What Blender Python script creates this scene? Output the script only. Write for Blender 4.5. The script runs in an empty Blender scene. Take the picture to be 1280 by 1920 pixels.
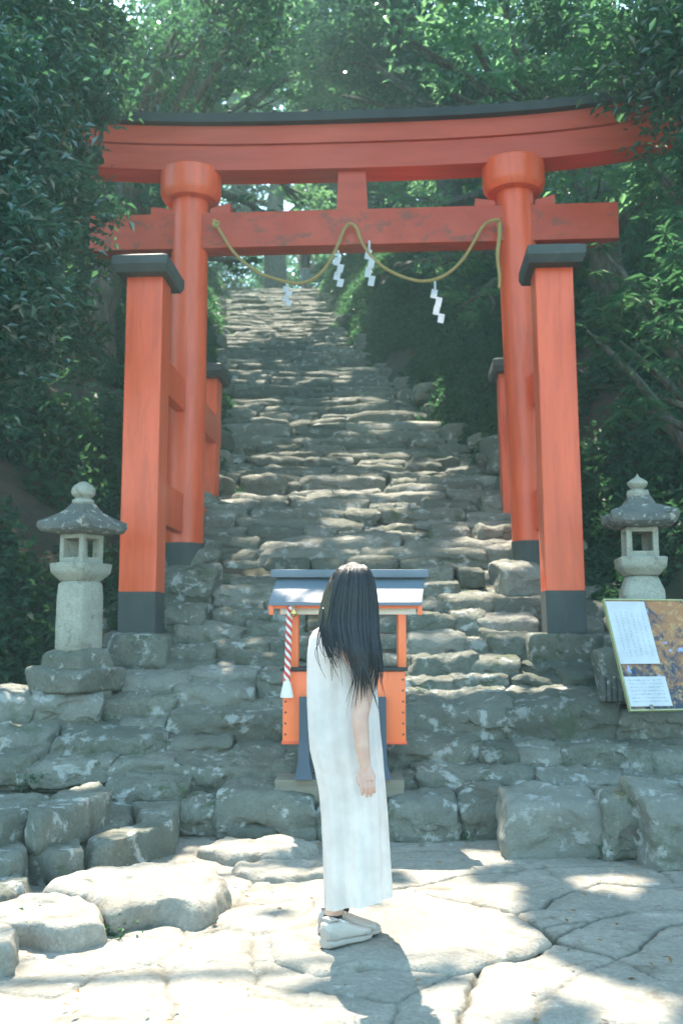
import bpy, bmesh, math, random
import numpy as np
from mathutils import Matrix, Vector

# ------------------------------------------------------------------ camera, sky, sun, exposure
scene = bpy.context.scene
COL = scene.collection
R = math.radians
F, PITCH, CAMH = 1867.0, 7.0, 1.28          # focal length in px of the 1280x1920 frame, tilt up, eye height
cam_d = bpy.data.cameras.new("camera"); cam = bpy.data.objects.new("camera", cam_d); COL.objects.link(cam)
cam.location = (0, 0, CAMH); cam.rotation_euler = (R(90 + PITCH), 0, 0)
cam_d.sensor_fit = 'VERTICAL'; cam_d.sensor_height = 36.0; cam_d.sensor_width = 24.0
cam_d.lens = 36.0 * F / 1920.0
cam_d.clip_start = 0.05; cam_d.clip_end = 2000
cam_d.dof.use_dof = True; cam_d.dof.focus_distance = 4.6; cam_d.dof.aperture_fstop = 3.2
scene.camera = cam
HAZE = 0.0027

SUN_EL, SUN_AZ = 60.0, -12.0                 # azimuth from +Y, negative is to the left
world = bpy.data.worlds.new("World"); scene.world = world; world.use_nodes = True
wn = world.node_tree.nodes; bg = wn['Background']
sky = wn.new('ShaderNodeTexSky'); sky.sky_type = 'NISHITA'; sky.sun_disc = False
sky.sun_elevation = R(SUN_EL); sky.sun_rotation = R(SUN_AZ % 360)
tn = wn.new('ShaderNodeMix'); tn.data_type = 'RGBA'; tn.blend_type = 'MULTIPLY'; tn.inputs[0].default_value = 1.0; tn.inputs[7].default_value = (.85, 1.03, 1.0, 1)
world.node_tree.links.new(sky.outputs[0], tn.inputs[6]); world.node_tree.links.new(tn.outputs[2], bg.inputs[0]); bg.inputs[1].default_value = 0.15
SL = Vector((math.sin(R(SUN_AZ)) * math.cos(R(SUN_EL)), math.cos(R(SUN_AZ)) * math.cos(R(SUN_EL)), math.sin(R(SUN_EL))))
sd = bpy.data.lights.new("sun", 'SUN'); sd.energy = 4.4; sd.angle = R(0.5); sd.color = (1.0, 0.89, 0.76)
so = bpy.data.objects.new("sun", sd); COL.objects.link(so)
so.rotation_euler = SL.to_track_quat('Z', 'Y').to_euler(); so.location = (-5, 20, 40)
scene.view_settings.view_transform = 'Standard'; scene.view_settings.look = 'None'
scene.view_settings.exposure = 2.2; scene.view_settings.gamma = 1.0
scene.cycles.max_bounces = 10; scene.cycles.diffuse_bounces = 4; scene.cycles.transmission_bounces = 6
scene.cycles.volume_bounces = 1; scene.cycles.transparent_max_bounces = 8
scene.cycles.use_denoising = True

# ------------------------------------------------------------------ photograph measurements -> world
ct, st = math.cos(R(PITCH)), math.sin(R(PITCH))
def ray(px, py):
    u, v = (px - 640) / F, (960 - py) / F
    return Vector((u, ct - v * st, st + v * ct))
def W(px, py, D):                             # point at distance D along +Y
    d = ray(px, py); return Vector((0, 0, CAMH)) + d * (D / d.y)
def Wz(px, py, z):                            # point on the level z
    d = ray(px, py); return Vector((0, 0, CAMH)) + d * ((z - CAMH) / d.z)
def tslope(py):
    d = ray(640, py); return d.z / d.y
def stairD(py): return 4.71 / (0.528 - tslope(py))
def upperD(py): return (0.48 * 10.4 - 2.06 + 1.28) / (0.48 - tslope(py))

# ------------------------------------------------------------------ helpers
def hash3(i, j, k, seed):
    h = (i.astype(np.int64) * 374761393 + j.astype(np.int64) * 668265263 + k.astype(np.int64) * 2147483647 + seed * 1274126177) & 0xffffffff
    h = ((h ^ (h >> 13)) * 1274126177) & 0xffffffff
    h = ((h ^ (h >> 16)) * 2246822519) & 0xffffffff
    return ((h ^ (h >> 15)) & 0xffffff) / float(0xffffff)
def vnoise(P, seed=0):                        # value noise -1..1
    P = np.asarray(P, float); I = np.floor(P).astype(np.int64); f = P - I; f = f * f * (3 - 2 * f)
    out = 0
    for a in (0, 1):
        for b in (0, 1):
            for c in (0, 1):
                w = (f[..., 0] if a else 1 - f[..., 0]) * (f[..., 1] if b else 1 - f[..., 1]) * (f[..., 2] if c else 1 - f[..., 2])
                out = out + w * hash3(I[..., 0] + a, I[..., 1] + b, I[..., 2] + c, seed)
    return out * 2 - 1
def fbm(P, octs=4, seed=0):
    P = np.asarray(P, float); a, s, o = 1.0, 0.0, 0.0
    for k in range(octs):
        o = o + a * vnoise(P * 2 ** k + 17.3 * k, seed + k); s += a; a *= 0.5
    return o / s
def sstep(a, b, x):
    t = np.clip((np.asarray(x, float) - a) / (b - a), 0, 1); return t * t * (3 - 2 * t)

def tag(o, label=None, cat=None, group=None, kind=None):
    if label: o['label'] = label
    if cat: o['category'] = cat
    if group: o['group'] = group
    if kind: o['kind'] = kind
    return o
def thing(name, label, cat, loc=(0, 0, 0), rz=0, group=None, kind=None):
    o = bpy.data.objects.new(name, None); COL.objects.link(o)
    o.location = loc; o.rotation_euler = (0, 0, rz); o.empty_display_size = 0.2
    return tag(o, label, cat, group, kind)
def rootM(o): return Matrix.Translation(o.location) @ Matrix.Rotation(o.rotation_euler.z, 4, 'Z')
def put(o, parent=None, local=False):
    COL.objects.link(o)
    if parent is not None:
        o.parent = parent
        if not local:
            M = Matrix.Identity(4); p = parent
            if p.type == 'EMPTY' : M = rootM(p)
            elif p.parent is not None and p.parent.type == 'EMPTY': M = rootM(p.parent) if not p.get('_loc') else rootM(p.parent)
            o.matrix_parent_inverse = M.inverted() if p.type == 'EMPTY' else Matrix.Identity(4)
    return o
def np_mesh(name, V, Fc, mat, smooth=True, tint=None, var=None):
    """V (n,3), Fc (m,3|4) arrays -> mesh"""
    me = bpy.data.meshes.new(name); V = np.asarray(V, np.float32); Fc = np.asarray(Fc, np.int32)
    k = Fc.shape[1]
    me.vertices.add(len(V)); me.vertices.foreach_set('co', V.ravel())
    me.loops.add(Fc.size); me.loops.foreach_set('vertex_index', Fc.ravel())
    me.polygons.add(len(Fc)); me.polygons.foreach_set('loop_start', np.arange(0, Fc.size, k, dtype=np.int32))
    me.polygons.foreach_set('use_smooth', np.full(len(Fc), smooth))
    if tint is not None:
        a = me.attributes.new('tint', 'FLOAT', 'POINT'); a.data.foreach_set('value', np.asarray(tint, np.float32))
    if var is not None:
        a = me.attributes.new('var', 'FLOAT', 'POINT'); a.data.foreach_set('value', np.asarray(var, np.float32))
    me.update(calc_edges=True); me.validate()
    me.materials.append(mat)
    return me

class G:
    """collects shapes into one mesh"""
    def __init__(s): s.bm = bmesh.new()
    def add(s, V, Fs):
        vs = [s.bm.verts.new(v) for v in V]
        for f in Fs:
            try: s.bm.faces.new([vs[i] for i in f])
            except ValueError: pass
        return vs
    def box(s, c, d, bev=0.0, M=None, seg=2):
        b = bmesh.new(); bmesh.ops.create_cube(b, size=1)
        for v in b.verts: v.co = Vector((v.co.x * d[0], v.co.y * d[1], v.co.z * d[2]))
        if bev > 0: bmesh.ops.bevel(b, geom=b.edges[:], offset=bev, segments=seg, profile=0.6, affect='EDGES')
        for v in b.verts:
            v.co = v.co + Vector(c)
            if M is not None: v.co = M @ v.co
        s.merge(b); return s
    def merge(s, b):
        m = {}
        for v in b.verts: m[v] = s.bm.verts.new(v.co)
        for f in b.faces: s.bm.faces.new([m[v] for v in f.verts])
        b.free()
    def lathe(s, prof, c=(0, 0), n=32, phase=0.0, fn=None, shear=(0, 0)):
        """prof [(r,z)...] closed top and bottom; fn(angle) scales the radius"""
        rings = []
        z0 = prof[0][1]
        for r, z in prof:
            ring = []
            for k in range(n):
                a = phase + 2 * math.pi * k / n; q = r * (fn(a) if fn else 1)
                ring.append(s.bm.verts.new((c[0] + q * math.cos(a) + shear[0] * (z - z0), c[1] + q * math.sin(a) + shear[1] * (z - z0), z)))
            rings.append(ring)
        for a, b in zip(rings, rings[1:]):
            for k in range(n): s.bm.faces.new((a[k], a[(k + 1) % n], b[(k + 1) % n], b[k]))
        s.bm.faces.new(rings[0][::-1]); s.bm.faces.new(rings[-1])
        return s
    def tube(s, pts, rad, n=8, flat=None):
        """tapered tube with closed ends; rad number or list; flat = (dir, ratio) squashes"""
        pts = [Vector(p) for p in pts]; m = len(pts)
        rad = [rad] * m if isinstance(rad, (int, float)) else list(rad)
        rings = []; up = None
        for i, p in enumerate(pts):
            t = (pts[min(i + 1, m - 1)] - pts[max(i - 1, 0)])
            if t.length < 1e-9: t = Vector((0, 0, 1))
            t.normalize()
            if up is None:
                up = Vector((1, 0, 0)) if abs(t.x) < 0.8 else Vector((0, 1, 0))
            u = (up - t * up.dot(t)).normalized(); w = t.cross(u); up = u
            ring = []
            for k in range(n):
                a = 2 * math.pi * k / n; q = (u * math.cos(a) + w * math.sin(a)) * rad[i]
                if flat: q = q - flat[0] * (q.dot(flat[0]) * (1 - flat[1]))
                ring.append(s.bm.verts.new(p + q))
            rings.append(ring)
        for a, b in zip(rings, rings[1:]):
            for k in range(n): s.bm.faces.new((a[k], a[(k + 1) % n], b[(k + 1) % n], b[k]))
        s.bm.faces.new(rings[0][::-1]); s.bm.faces.new(rings[-1])
        return s
    def ball(s, c, r, n=16, sc=(1, 1, 1)):
        b = bmesh.new(); bmesh.ops.create_uvsphere(b, u_segments=n, v_segments=max(6, n // 2 + 2), radius=r)
        for v in b.verts: v.co = Vector((v.co.x * sc[0], v.co.y * sc[1], v.co.z * sc[2])) + Vector(c)
        s.merge(b); return s
    def loft(s, rings, close=True):
        rs = [[s.bm.verts.new(v) for v in r] for r in rings]
        n = len(rs[0])
        for a, b in zip(rs, rs[1:]):
            for k in range(n): s.bm.faces.new((a[k], a[(k + 1) % n], b[(k + 1) % n], b[k]))
        if close: s.bm.faces.new(rs[0][::-1]); s.bm.faces.new(rs[-1])
        return s
    def obj(s, name, mat, parent=None, local=False, sharp=35, smooth=True):
        bmesh.ops.recalc_face_normals(s.bm, faces=s.bm.faces[:])
        me = bpy.data.meshes.new(name); s.bm.to_mesh(me); s.bm.free()
        if smooth:
            me.polygons.foreach_set('use_smooth', [True] * len(me.polygons))
            if sharp: me.set_sharp_from_angle(angle=R(sharp))
        me.materials.append(mat)
        return put(bpy.data.objects.new(name, me), parent, local)

# ------------------------------------------------------------------ materials
def new_mat(name):
    m = bpy.data.materials.new(name); m.use_nodes = True
    nt = m.node_tree; b = nt.nodes['Principled BSDF']; return m, nt, b
def N(nt, t, **kw):
    n = nt.nodes.new(t)
    for k, v in kw.items():
        if k.startswith('i_'):
            key = k[2:]; n.inputs[int(key) if key.isdigit() else key.replace('_', ' ')].default_value = v
        else: setattr(n, k, v)
    return n
def noise(nt, vec, scale, detail=6, rough=0.6, dist=0.0):
    n = N(nt, 'ShaderNodeTexNoise', i_Scale=scale, i_Detail=detail, i_Roughness=rough, i_Distortion=dist)
    nt.links.new(vec, n.inputs['Vector']); return n.outputs['Fac']
def ramp(nt, fac, a, b):
    n = N(nt, 'ShaderNodeMapRange', interpolation_type='SMOOTHSTEP'); n.inputs[1].default_value = a; n.inputs[2].default_value = b
    nt.links.new(fac, n.inputs[0]); return n.outputs[0]
def mixc(nt, fac, a, b):
    n = N(nt, 'ShaderNodeMix', data_type='RGBA')
    for s_, v in ((0, fac), (6, a), (7, b)):
        if isinstance(v, (tuple, list)): n.inputs[s_].default_value = (*v, 1) if len(v) == 3 else v
        elif isinstance(v, (int, float)): n.inputs[s_].default_value = v
        else: nt.links.new(v, n.inputs[s_])
    return n.outputs[2]
def math_(nt, op, a, b=0.0):
    n = N(nt, 'ShaderNodeMath', operation=op)
    for i, v in enumerate((a, b)):
        if isinstance(v, (int, float)): n.inputs[i].default_value = v
        else: nt.links.new(v, n.inputs[i])
    return n.outputs[0]
def bump(nt, b, h, strength=0.5, dist=0.01):
    n = N(nt, 'ShaderNodeBump', i_Strength=strength, i_Distance=dist)
    nt.links.new(h, n.inputs['Height']); nt.links.new(n.outputs[0], b.inputs['Normal'])

def stone_mat(name, c1, c2, lichen=(0.5, 0.51, 0.47), moss=(0.06, 0.085, 0.03), lich=0.63, mossy=0.56, sc=1.0, bs=0.7):
    m, nt, b = new_mat(name)
    tc = N(nt, 'ShaderNodeTexCoord').outputs['Object']
    base = mixc(nt, ramp(nt, noise(nt, tc, 1.7 * sc, 5), .35, .65), c1, c2)
    fine = noise(nt, tc, 38 * sc, 7, .75)
    base = mixc(nt, math_(nt, 'MULTIPLY', ramp(nt, fine, .35, .62), .45), base, tuple(x * .42 for x in c1))
    st_ = math_(nt, 'MULTIPLY', ramp(nt, noise(nt, tc, 5 * sc, 6, .6, .6), .52, .72), .6)
    base = mixc(nt, st_, base, (0.12, 0.10, 0.065))
    mo = ramp(nt, noise(nt, tc, 2.6 * sc, 6, .7), mossy, mossy + .1)
    base = mixc(nt, math_(nt, 'MULTIPLY', mo, .75), base, moss)
    li = ramp(nt, noise(nt, tc, 6.5 * sc, 8, .68, .3), lich - .06, lich + .02)
    base = mixc(nt, math_(nt, 'MULTIPLY', li, .8), base, lichen)
    va = N(nt, 'ShaderNodeAttribute', attribute_name='var').outputs['Fac']
    base = mixc(nt, ramp(nt, va, 0.0, 1.0), base, (.34, .33, .29)); base = mixc(nt, ramp(nt, math_(nt, 'MULTIPLY', va, -1.0), 0.0, 1.0), base, (.085, .095, .075))
    at = N(nt, 'ShaderNodeAttribute', attribute_name='tint').outputs['Fac']; base = mixc(nt, math_(nt, 'MULTIPLY', at, .85), base, (.075, .07, .045))
    nt.links.new(base, b.inputs['Base Color']); b.inputs['Roughness'].default_value = .88
    b.inputs['Specular IOR Level'].default_value = .25
    h = math_(nt, 'ADD', math_(nt, 'MULTIPLY', noise(nt, tc, 9 * sc, 8, .7), 1.6), math_(nt, 'MULTIPLY', noise(nt, tc, 60 * sc, 5, .7), .35))
    bump(nt, b, h, bs * 1.25, .035)
    return m
M_stone = stone_mat('stair stone', (0.26, 0.265, 0.215), (0.165, 0.175, 0.14), lich=.61)
M_slab = stone_mat('paving stone', (0.40, 0.37, 0.31), (0.30, 0.285, 0.24), lich=.66, mossy=.74, bs=.55)
M_granite = stone_mat('lantern granite', (0.46, 0.45, 0.37), (0.36, 0.36, 0.29), lich=.70, mossy=.70, sc=2.0, bs=.35)
M_weather = stone_mat('weathered granite', (0.24, 0.24, 0.21), (0.15, 0.16, 0.15), lichen=(.55, .54, .47), lich=.60, mossy=.60, sc=2.0, bs=.6)

def paint_mat(name, col, rough=.42, dirt=.35, dirtcol=(0.16, 0.07, 0.04), dirt_lo=.56, stretch=(1, 1, 1), bs=.12):
    m, nt, b = new_mat(name)
    tc = N(nt, 'ShaderNodeTexCoord').outputs['Object']
    mp = N(nt, 'ShaderNodeMapping'); nt.links.new(tc, mp.inputs[0]); mp.inputs['Scale'].default_value = stretch
    v = mp.outputs[0]
    base = mixc(nt, ramp(nt, noise(nt, v, 3, 6), .3, .7), col, tuple(min(1, x * 1.18 + .012) for x in col))
    base = mixc(nt, math_(nt, 'MULTIPLY', ramp(nt, noise(nt, v, 4.2, 8, .72, .4), dirt_lo, dirt_lo + .14), dirt), base, dirtcol)
    nt.links.new(base, b.inputs['Base Color']); b.inputs['Roughness'].default_value = rough
    rr = math_(nt, 'ADD', math_(nt, 'MULTIPLY', noise(nt, v, 12, 5), .3), rough - .15); nt.links.new(rr, b.inputs['Roughness'])
    g = N(nt, 'ShaderNodeMapping'); nt.links.new(tc, g.inputs[0]); g.inputs['Scale'].default_value = tuple(s_ * q for s_, q in zip(stretch, (1, 1, 1)))
    bump(nt, b, noise(nt, g.outputs[0], 30, 6, .65), bs, .01)
    return m
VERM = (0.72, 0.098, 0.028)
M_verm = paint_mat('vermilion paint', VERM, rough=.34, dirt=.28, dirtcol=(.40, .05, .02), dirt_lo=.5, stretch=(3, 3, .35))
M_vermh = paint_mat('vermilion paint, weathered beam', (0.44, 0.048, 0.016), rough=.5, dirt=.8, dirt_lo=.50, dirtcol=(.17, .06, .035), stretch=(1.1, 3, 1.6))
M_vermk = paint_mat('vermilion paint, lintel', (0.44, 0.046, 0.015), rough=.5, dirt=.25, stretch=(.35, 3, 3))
M_black = paint_mat('black painted wood', (0.045, 0.055, 0.052), rough=.7, dirt=.5, dirtcol=(.12, .12, .10), stretch=(2, 2, .8), bs=.3)
M_roof = paint_mat('dark copper sheet', (0.018, 0.022, 0.022), rough=.6, dirt=.5, dirtcol=(.045, .05, .045), bs=.2)
M_copper = paint_mat('grey copper roof sheet', (0.11, 0.14, 0.17), rough=.5, dirt=.4, dirtcol=(.10, .12, .13), bs=.12)
M_cream = paint_mat('cream painted wood', (.72, .68, .58), rough=.6, dirt=.2, dirtcol=(.4, .33, .25))
M_blue = paint_mat('blue black painted metal', (.035, .06, .09), rough=.45, dirt=.2, dirtcol=(.08, .1, .12))
M_wood = paint_mat('weathered timber', (.22, .19, .14), rough=.85, dirt=.5, dirtcol=(.09, .08, .06), stretch=(.5, 4, 8), bs=.5)
M_shrineo = paint_mat('bright vermilion wood', (0.86, 0.17, 0.05), dirt=.12, stretch=(2, 2, .5))

def plain(name, col, rough=.6, metal=0.0, trans=0.0, bs=0, bsc=60):
    m, nt, b = new_mat(name)
    tc = N(nt, 'ShaderNodeTexCoord').outputs['Object']
    c = mixc(nt, ramp(nt, noise(nt, tc, 8, 5), .3, .7), col, tuple(x * .86 for x in col))
    nt.links.new(c, b.inputs['Base Color']); b.inputs['Roughness'].default_value = rough; b.inputs['Metallic'].default_value = metal
    if bs: bump(nt, b, noise(nt, tc, bsc, 5), bs, .003)
    if trans:
        t = N(nt, 'ShaderNodeBsdfTranslucent'); nt.links.new(c, t.inputs[0])
        mx = N(nt, 'ShaderNodeMixShader', i_0=trans); out = nt.nodes['Material Output']
        nt.links.new(b.outputs[0], mx.inputs[1]); nt.links.new(t.outputs[0], mx.inputs[2]); nt.links.new(mx.outputs[0], out.inputs[0])
    return m
M_paper = plain('white paper', (.82, .82, .84), .8, trans=.35)
M_rope = plain('straw rope', (.42, .31, .12), .9, bs=.6, bsc=160)
M_gold = plain('brass', (.75, .55, .2), .3, 1.0)
M_red = plain('red cord', (.62, .06, .05), .7, bs=.4)
M_white = plain('white cord', (.82, .78, .72), .8, bs=.4)
M_dress = plain('white cotton', (.95, .91, .86), .85, trans=.38, bs=.25, bsc=900)
M_shoe = plain('off white suede', (.54, .48, .42), .8, bs=.3, bsc=200)
M_sole = plain('pale rubber', (.42, .37, .32), .6)
M_sock = plain('dark sock', (.03, .03, .035), .9)
M_frame = plain('yellow green metal frame', (.42, .42, .20), .4, .2)
M_ink = plain('blue grey ink', (.25, .32, .42), .7)
M_cloth = plain('dark jacket', (.02, .03, .035), .9)
M_jeans = plain('pale blue trousers', (.25, .32, .38), .9)
def skin_mat():
    m, nt, b = new_mat('skin'); tc = N(nt, 'ShaderNodeTexCoord').outputs['Object']
    c = mixc(nt, ramp(nt, noise(nt, tc, 14, 4), .3, .7), (.66, .42, .32), (.60, .34, .26))
    nt.links.new(c, b.inputs['Base Color']); b.inputs['Roughness'].default_value = .5
    b.inputs['Subsurface Weight'].default_value = .15; b.inputs['Subsurface Scale'].default_value = .01
    return m
M_skin = skin_mat()
def hair_mat(name, col):
    m, nt, b = new_mat(name); tc = N(nt, 'ShaderNodeTexCoord').outputs['Object']
    mp = N(nt, 'ShaderNodeMapping'); nt.links.new(tc, mp.inputs[0]); mp.inputs['Scale'].default_value = (1, 1, .06)
    n = noise(nt, mp.outputs[0], 260, 3)
    nt.links.new(mixc(nt, ramp(nt, n, .3, .7), col, tuple(x * 2.2 for x in col)), b.inputs['Base Color'])
    b.inputs['Roughness'].default_value = .42; b.inputs['Specular IOR Level'].default_value = .4
    bump(nt, b, n, .5, .004); return m
M_hair = hair_mat('black hair', (.012, .012, .013)); M_hairb = hair_mat('hair with painted sunlight', (.045, .036, .016))  # the brown copy paints sunlight onto the side lock

def leaf_mat(name, dark, light, trans=.35, rough=.33, spec=.5, tlight=(.13, .36, .13)):
    m, nt, b = new_mat(name)
    a = N(nt, 'ShaderNodeAttribute', attribute_name='tint').outputs['Fac']
    c = mixc(nt, a, dark, light)
    nt.links.new(c, b.inputs['Base Color']); b.inputs['Roughness'].default_value = rough; b.inputs['Specular IOR Level'].default_value = spec
    t = N(nt, 'ShaderNodeBsdfTranslucent'); nt.links.new(mixc(nt, a, tuple(x * .6 for x in tlight), tlight), t.inputs[0])
    mx = N(nt, 'ShaderNodeMixShader', i_0=trans); out = nt.nodes['Material Output']
    nt.links.new(b.outputs[0], mx.inputs[1]); nt.links.new(t.outputs[0], mx.inputs[2]); nt.links.new(mx.outputs[0], out.inputs[0])
    return m
M_leaf = leaf_mat('broadleaf evergreen', (.010, .036, .026), (.036, .095, .056), trans=.4, rough=.17, spec=1.0)
M_leafm = leaf_mat('mid canopy leaf', (.011, .040, .028), (.045, .110, .062), trans=.5, rough=.15, spec=1.0, tlight=(.24, .52, .22))
M_leafb = leaf_mat('blue green oak leaf', (.009, .036, .031), (.044, .115, .090), trans=.3, rough=.17, spec=1.0)
M_leafl = leaf_mat('young leaf', (.020, .070, .036), (.055, .145, .070), trans=.45, tlight=(.12, .32, .13))
M_leafn = leaf_mat('narrow leaf', (.008, .036, .022), (.024, .075, .040), trans=.3)
M_fern = leaf_mat('fern green', (.010, .036, .024), (.028, .072, .042), trans=.3, rough=.6)
def bark_mat():
    m, nt, b = new_mat('bark'); tc = N(nt, 'ShaderNodeTexCoord').outputs['Object']
    mp = N(nt, 'ShaderNodeMapping'); nt.links.new(tc, mp.inputs[0]); mp.inputs['Scale'].default_value = (1, 1, .25)
    n = noise(nt, mp.outputs[0], 14, 8, .7)
    c = mixc(nt, ramp(nt, n, .35, .65), (.05, .045, .035), (.14, .13, .10))
    c = mixc(nt, math_(nt, 'MULTIPLY', ramp(nt, noise(nt, tc, 2.5, 5), .5, .65), .7), c, (.05, .08, .03))
    nt.links.new(c, b.inputs['Base Color']); b.inputs['Roughness'].default_value = .9; bump(nt, b, n, .8, .03); return m
M_bark = bark_mat()
def earth_mat():
    m, nt, b = new_mat('forest earth'); tc = N(nt, 'ShaderNodeTexCoord').outputs['Object']
    n = noise(nt, tc, 3, 8, .7)
    c = mixc(nt, ramp(nt, n, .35, .65), (.055, .045, .030), (.095, .065, .045))
    c = mixc(nt, math_(nt, 'MULTIPLY', ramp(nt, noise(nt, tc, .9, 6), .47, .6), .8), c, (.028, .050, .022))
    nt.links.new(c, b.inputs['Base Color']); b.inputs['Roughness'].default_value = .95; bump(nt, b, noise(nt, tc, 12, 8, .75), .9, .06); return m
M_earth = earth_mat()

# ------------------------------------------------------------------ terrain
def zs(y):
    y = np.asarray(y, float)
    return np.where(y < 6.5, 0, np.where(y < 10.4, .528 * (y - 6.5), np.where(y < 34, 2.06 + .48 * (y - 10.4), 13.39 + .10 * (y - 34))))
def cxs(y): return np.interp(y, [0, 10.4, 13, 17.4, 22.6, 32, 60], [0, .25, .31, -.19, -1.0, -2.1, -4])
def wsd(y): return np.interp(y, [0, 8, 10.4, 13, 60], [3.2, 2.75, 2.35, 1.75, 1.75])
def wsr(y): return np.interp(y, [0, 8, 10.4, 13, 17, 22, 30, 60], [3.2, 2.75, 2.35, 1.7, 1.35, 1.25, 1.4, 1.6])
def H(x, y):
    x = np.asarray(x, float); y = np.asarray(y, float)
    dx = x - cxs(y); d = np.maximum(np.abs(dx) - np.where(dx > 0, wsr(y), wsd(y)), 0)
    rise = np.where(dx > 0, 1.05, .8)
    b = np.where(d < 2.2, rise * d, rise * 2.2 + (d - 2.2) * .32)
    b = b * sstep(6.6, 8.4, y)
    nz = fbm(np.stack([x * .7, y * .7, x * 0 + 3], -1), 4, 5) * .45 * sstep(.1, 1.2, d) * sstep(6.0, 8, y)
    return zs(y) + b + nz

SOIL = {}
def grid_mesh(name, xs, ys, zf, mat):
    X, Y = np.meshgrid(xs, ys, indexing='ij'); Z = zf(X, Y)
    V = np.stack([X, Y, Z], -1).reshape(-1, 3); ny = len(ys)
    i = (np.arange(len(xs) - 1)[:, None] * ny + np.arange(ny - 1)[None]).ravel()
    return np_mesh(name, V, np.stack([i, i + ny, i + ny + 1, i + 1], -1), mat, tint=SOIL[name].ravel() if name in SOIL else None)
xs_ = np.unique(np.concatenate([np.linspace(-110, -20, 12), np.arange(-20, -6, .8), np.arange(-6, 6, .16), np.arange(6, 20, .8), np.linspace(20, 110, 12)]))
ys_ = np.unique(np.concatenate([np.linspace(-90, 3, 12), np.arange(3, 40, .2), np.arange(40, 70, 1.5), np.linspace(70, 130, 8)]))
ground = put(bpy.data.objects.new('ground', grid_mesh('ground', xs_, ys_, lambda x, y: H(x, y) - .10, M_earth))); tag(ground, kind='structure')

# ------------------------------------------------------------------ sun patches that the crowns are cut open for
def pts_ground(L): return [(Wz(px, py, 0).x, Wz(px, py, 0).y) for px, py in L]
LIT = pts_ground([(-150, 1990), (-150, 1745), (60, 1700), (160, 1660), (300, 1630), (430, 1622), (560, 1628), (640, 1634), (735, 1645), (800, 1650), (1000, 1640),
                  (1010, 1690), (985, 1735), (1045, 1765), (960, 1815), (760, 1822), (640, 1830), (560, 1850), (600, 1900), (560, 2000)])
def in_poly(P, x, y):
    ins = np.zeros(x.shape, bool); n = len(P)
    for i in range(n):
        (x1, y1), (x2, y2) = P[i], P[(i + 1) % n]
        c = ((y1 > y) != (y2 > y)) & (x < (x2 - x1) * (y - y1) / ((y2 - y1) if abs(y2 - y1) > 1e-9 else 1e-9) + x1)
        ins ^= c
    return ins
ELL = []
def ell(cx, cy, rx, ry, D=None, z=None):
    if cy > 1570: D0 = Wz(cx, cy, 0).y; D1 = Wz(cx, cy - ry, 0).y; D2 = Wz(cx, cy + ry, 0).y
    elif cy > 1050: D0, D1, D2 = stairD(cy), stairD(cy - ry), stairD(cy + ry)
    else: D0, D1, D2 = upperD(cy), upperD(cy - ry), upperD(cy + ry)
    if D: D0 = D1 = D2 = D
    k_ = 1.35 if cy < 1480 else 1.0
    ELL.append((W(cx, cy, D0).x, D0, rx / F * D0 * k_, max(abs(D1 - D2) / 2, .10) * k_))
for e in [(830, 1905, 30, 5), (930, 1862, 24, 8), (1000, 1825, 26, 6), (1180, 1885, 20, 6), (680, 1900, 30, 6), (500, 1720, 40, 20),
          (460, 1600, 26, 4), (540, 1592, 14, 3), (780, 1610, 24, 4), (900, 1603, 20, 4), (830, 1632, 20, 3), (1150, 1650, 12, 3), (100, 1590, 26, 4), (290, 1560, 20, 3), (160, 1500, 16, 3),
          (1000, 1440, 60, 8), (850, 1450, 60, 8), (850, 1395, 40, 10), (930, 1385, 30, 8), (1010, 1400, 30, 8), (900, 1320, 60, 8), (1010, 1335, 40, 6),
          (800, 1240, 50, 12), (905, 1230, 50, 10), (850, 1280, 60, 10), (960, 1270, 40, 10), (940, 1195, 30, 10), (870, 1100, 30, 10), (900, 1060, 26, 10),
          (230, 1430, 20, 5), (310, 1430, 20, 5), (400, 1392, 20, 5), (550, 1400, 30, 5), (265, 1350, 16, 5), (860, 1530, 26, 8), (430, 1480, 20, 5),
          (560, 910, 46, 8), (690, 905, 50, 7), (755, 915, 22, 9), (690, 950, 24, 6), (630, 965, 10, 5), (540, 855, 50, 5), (680, 855, 50, 5), (445, 915, 14, 12),
          (655, 755, 36, 5), (640, 785, 40, 5), (730, 780, 40, 6), (795, 790, 20, 12), (470, 755, 24, 6), (505, 788, 14, 7), (520, 710, 44, 5), (450, 690, 26, 7), (580, 705, 16, 4),
          (545, 620, 18, 8), (440, 635, 18, 8), (500, 570, 60, 16), (430, 585, 24, 10), (560, 545, 30, 8), (515, 610, 24, 6), (565, 575, 14, 8), (960, 1010, 22, 10), (900, 995, 26, 8)]:
    ell(*e)
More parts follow.
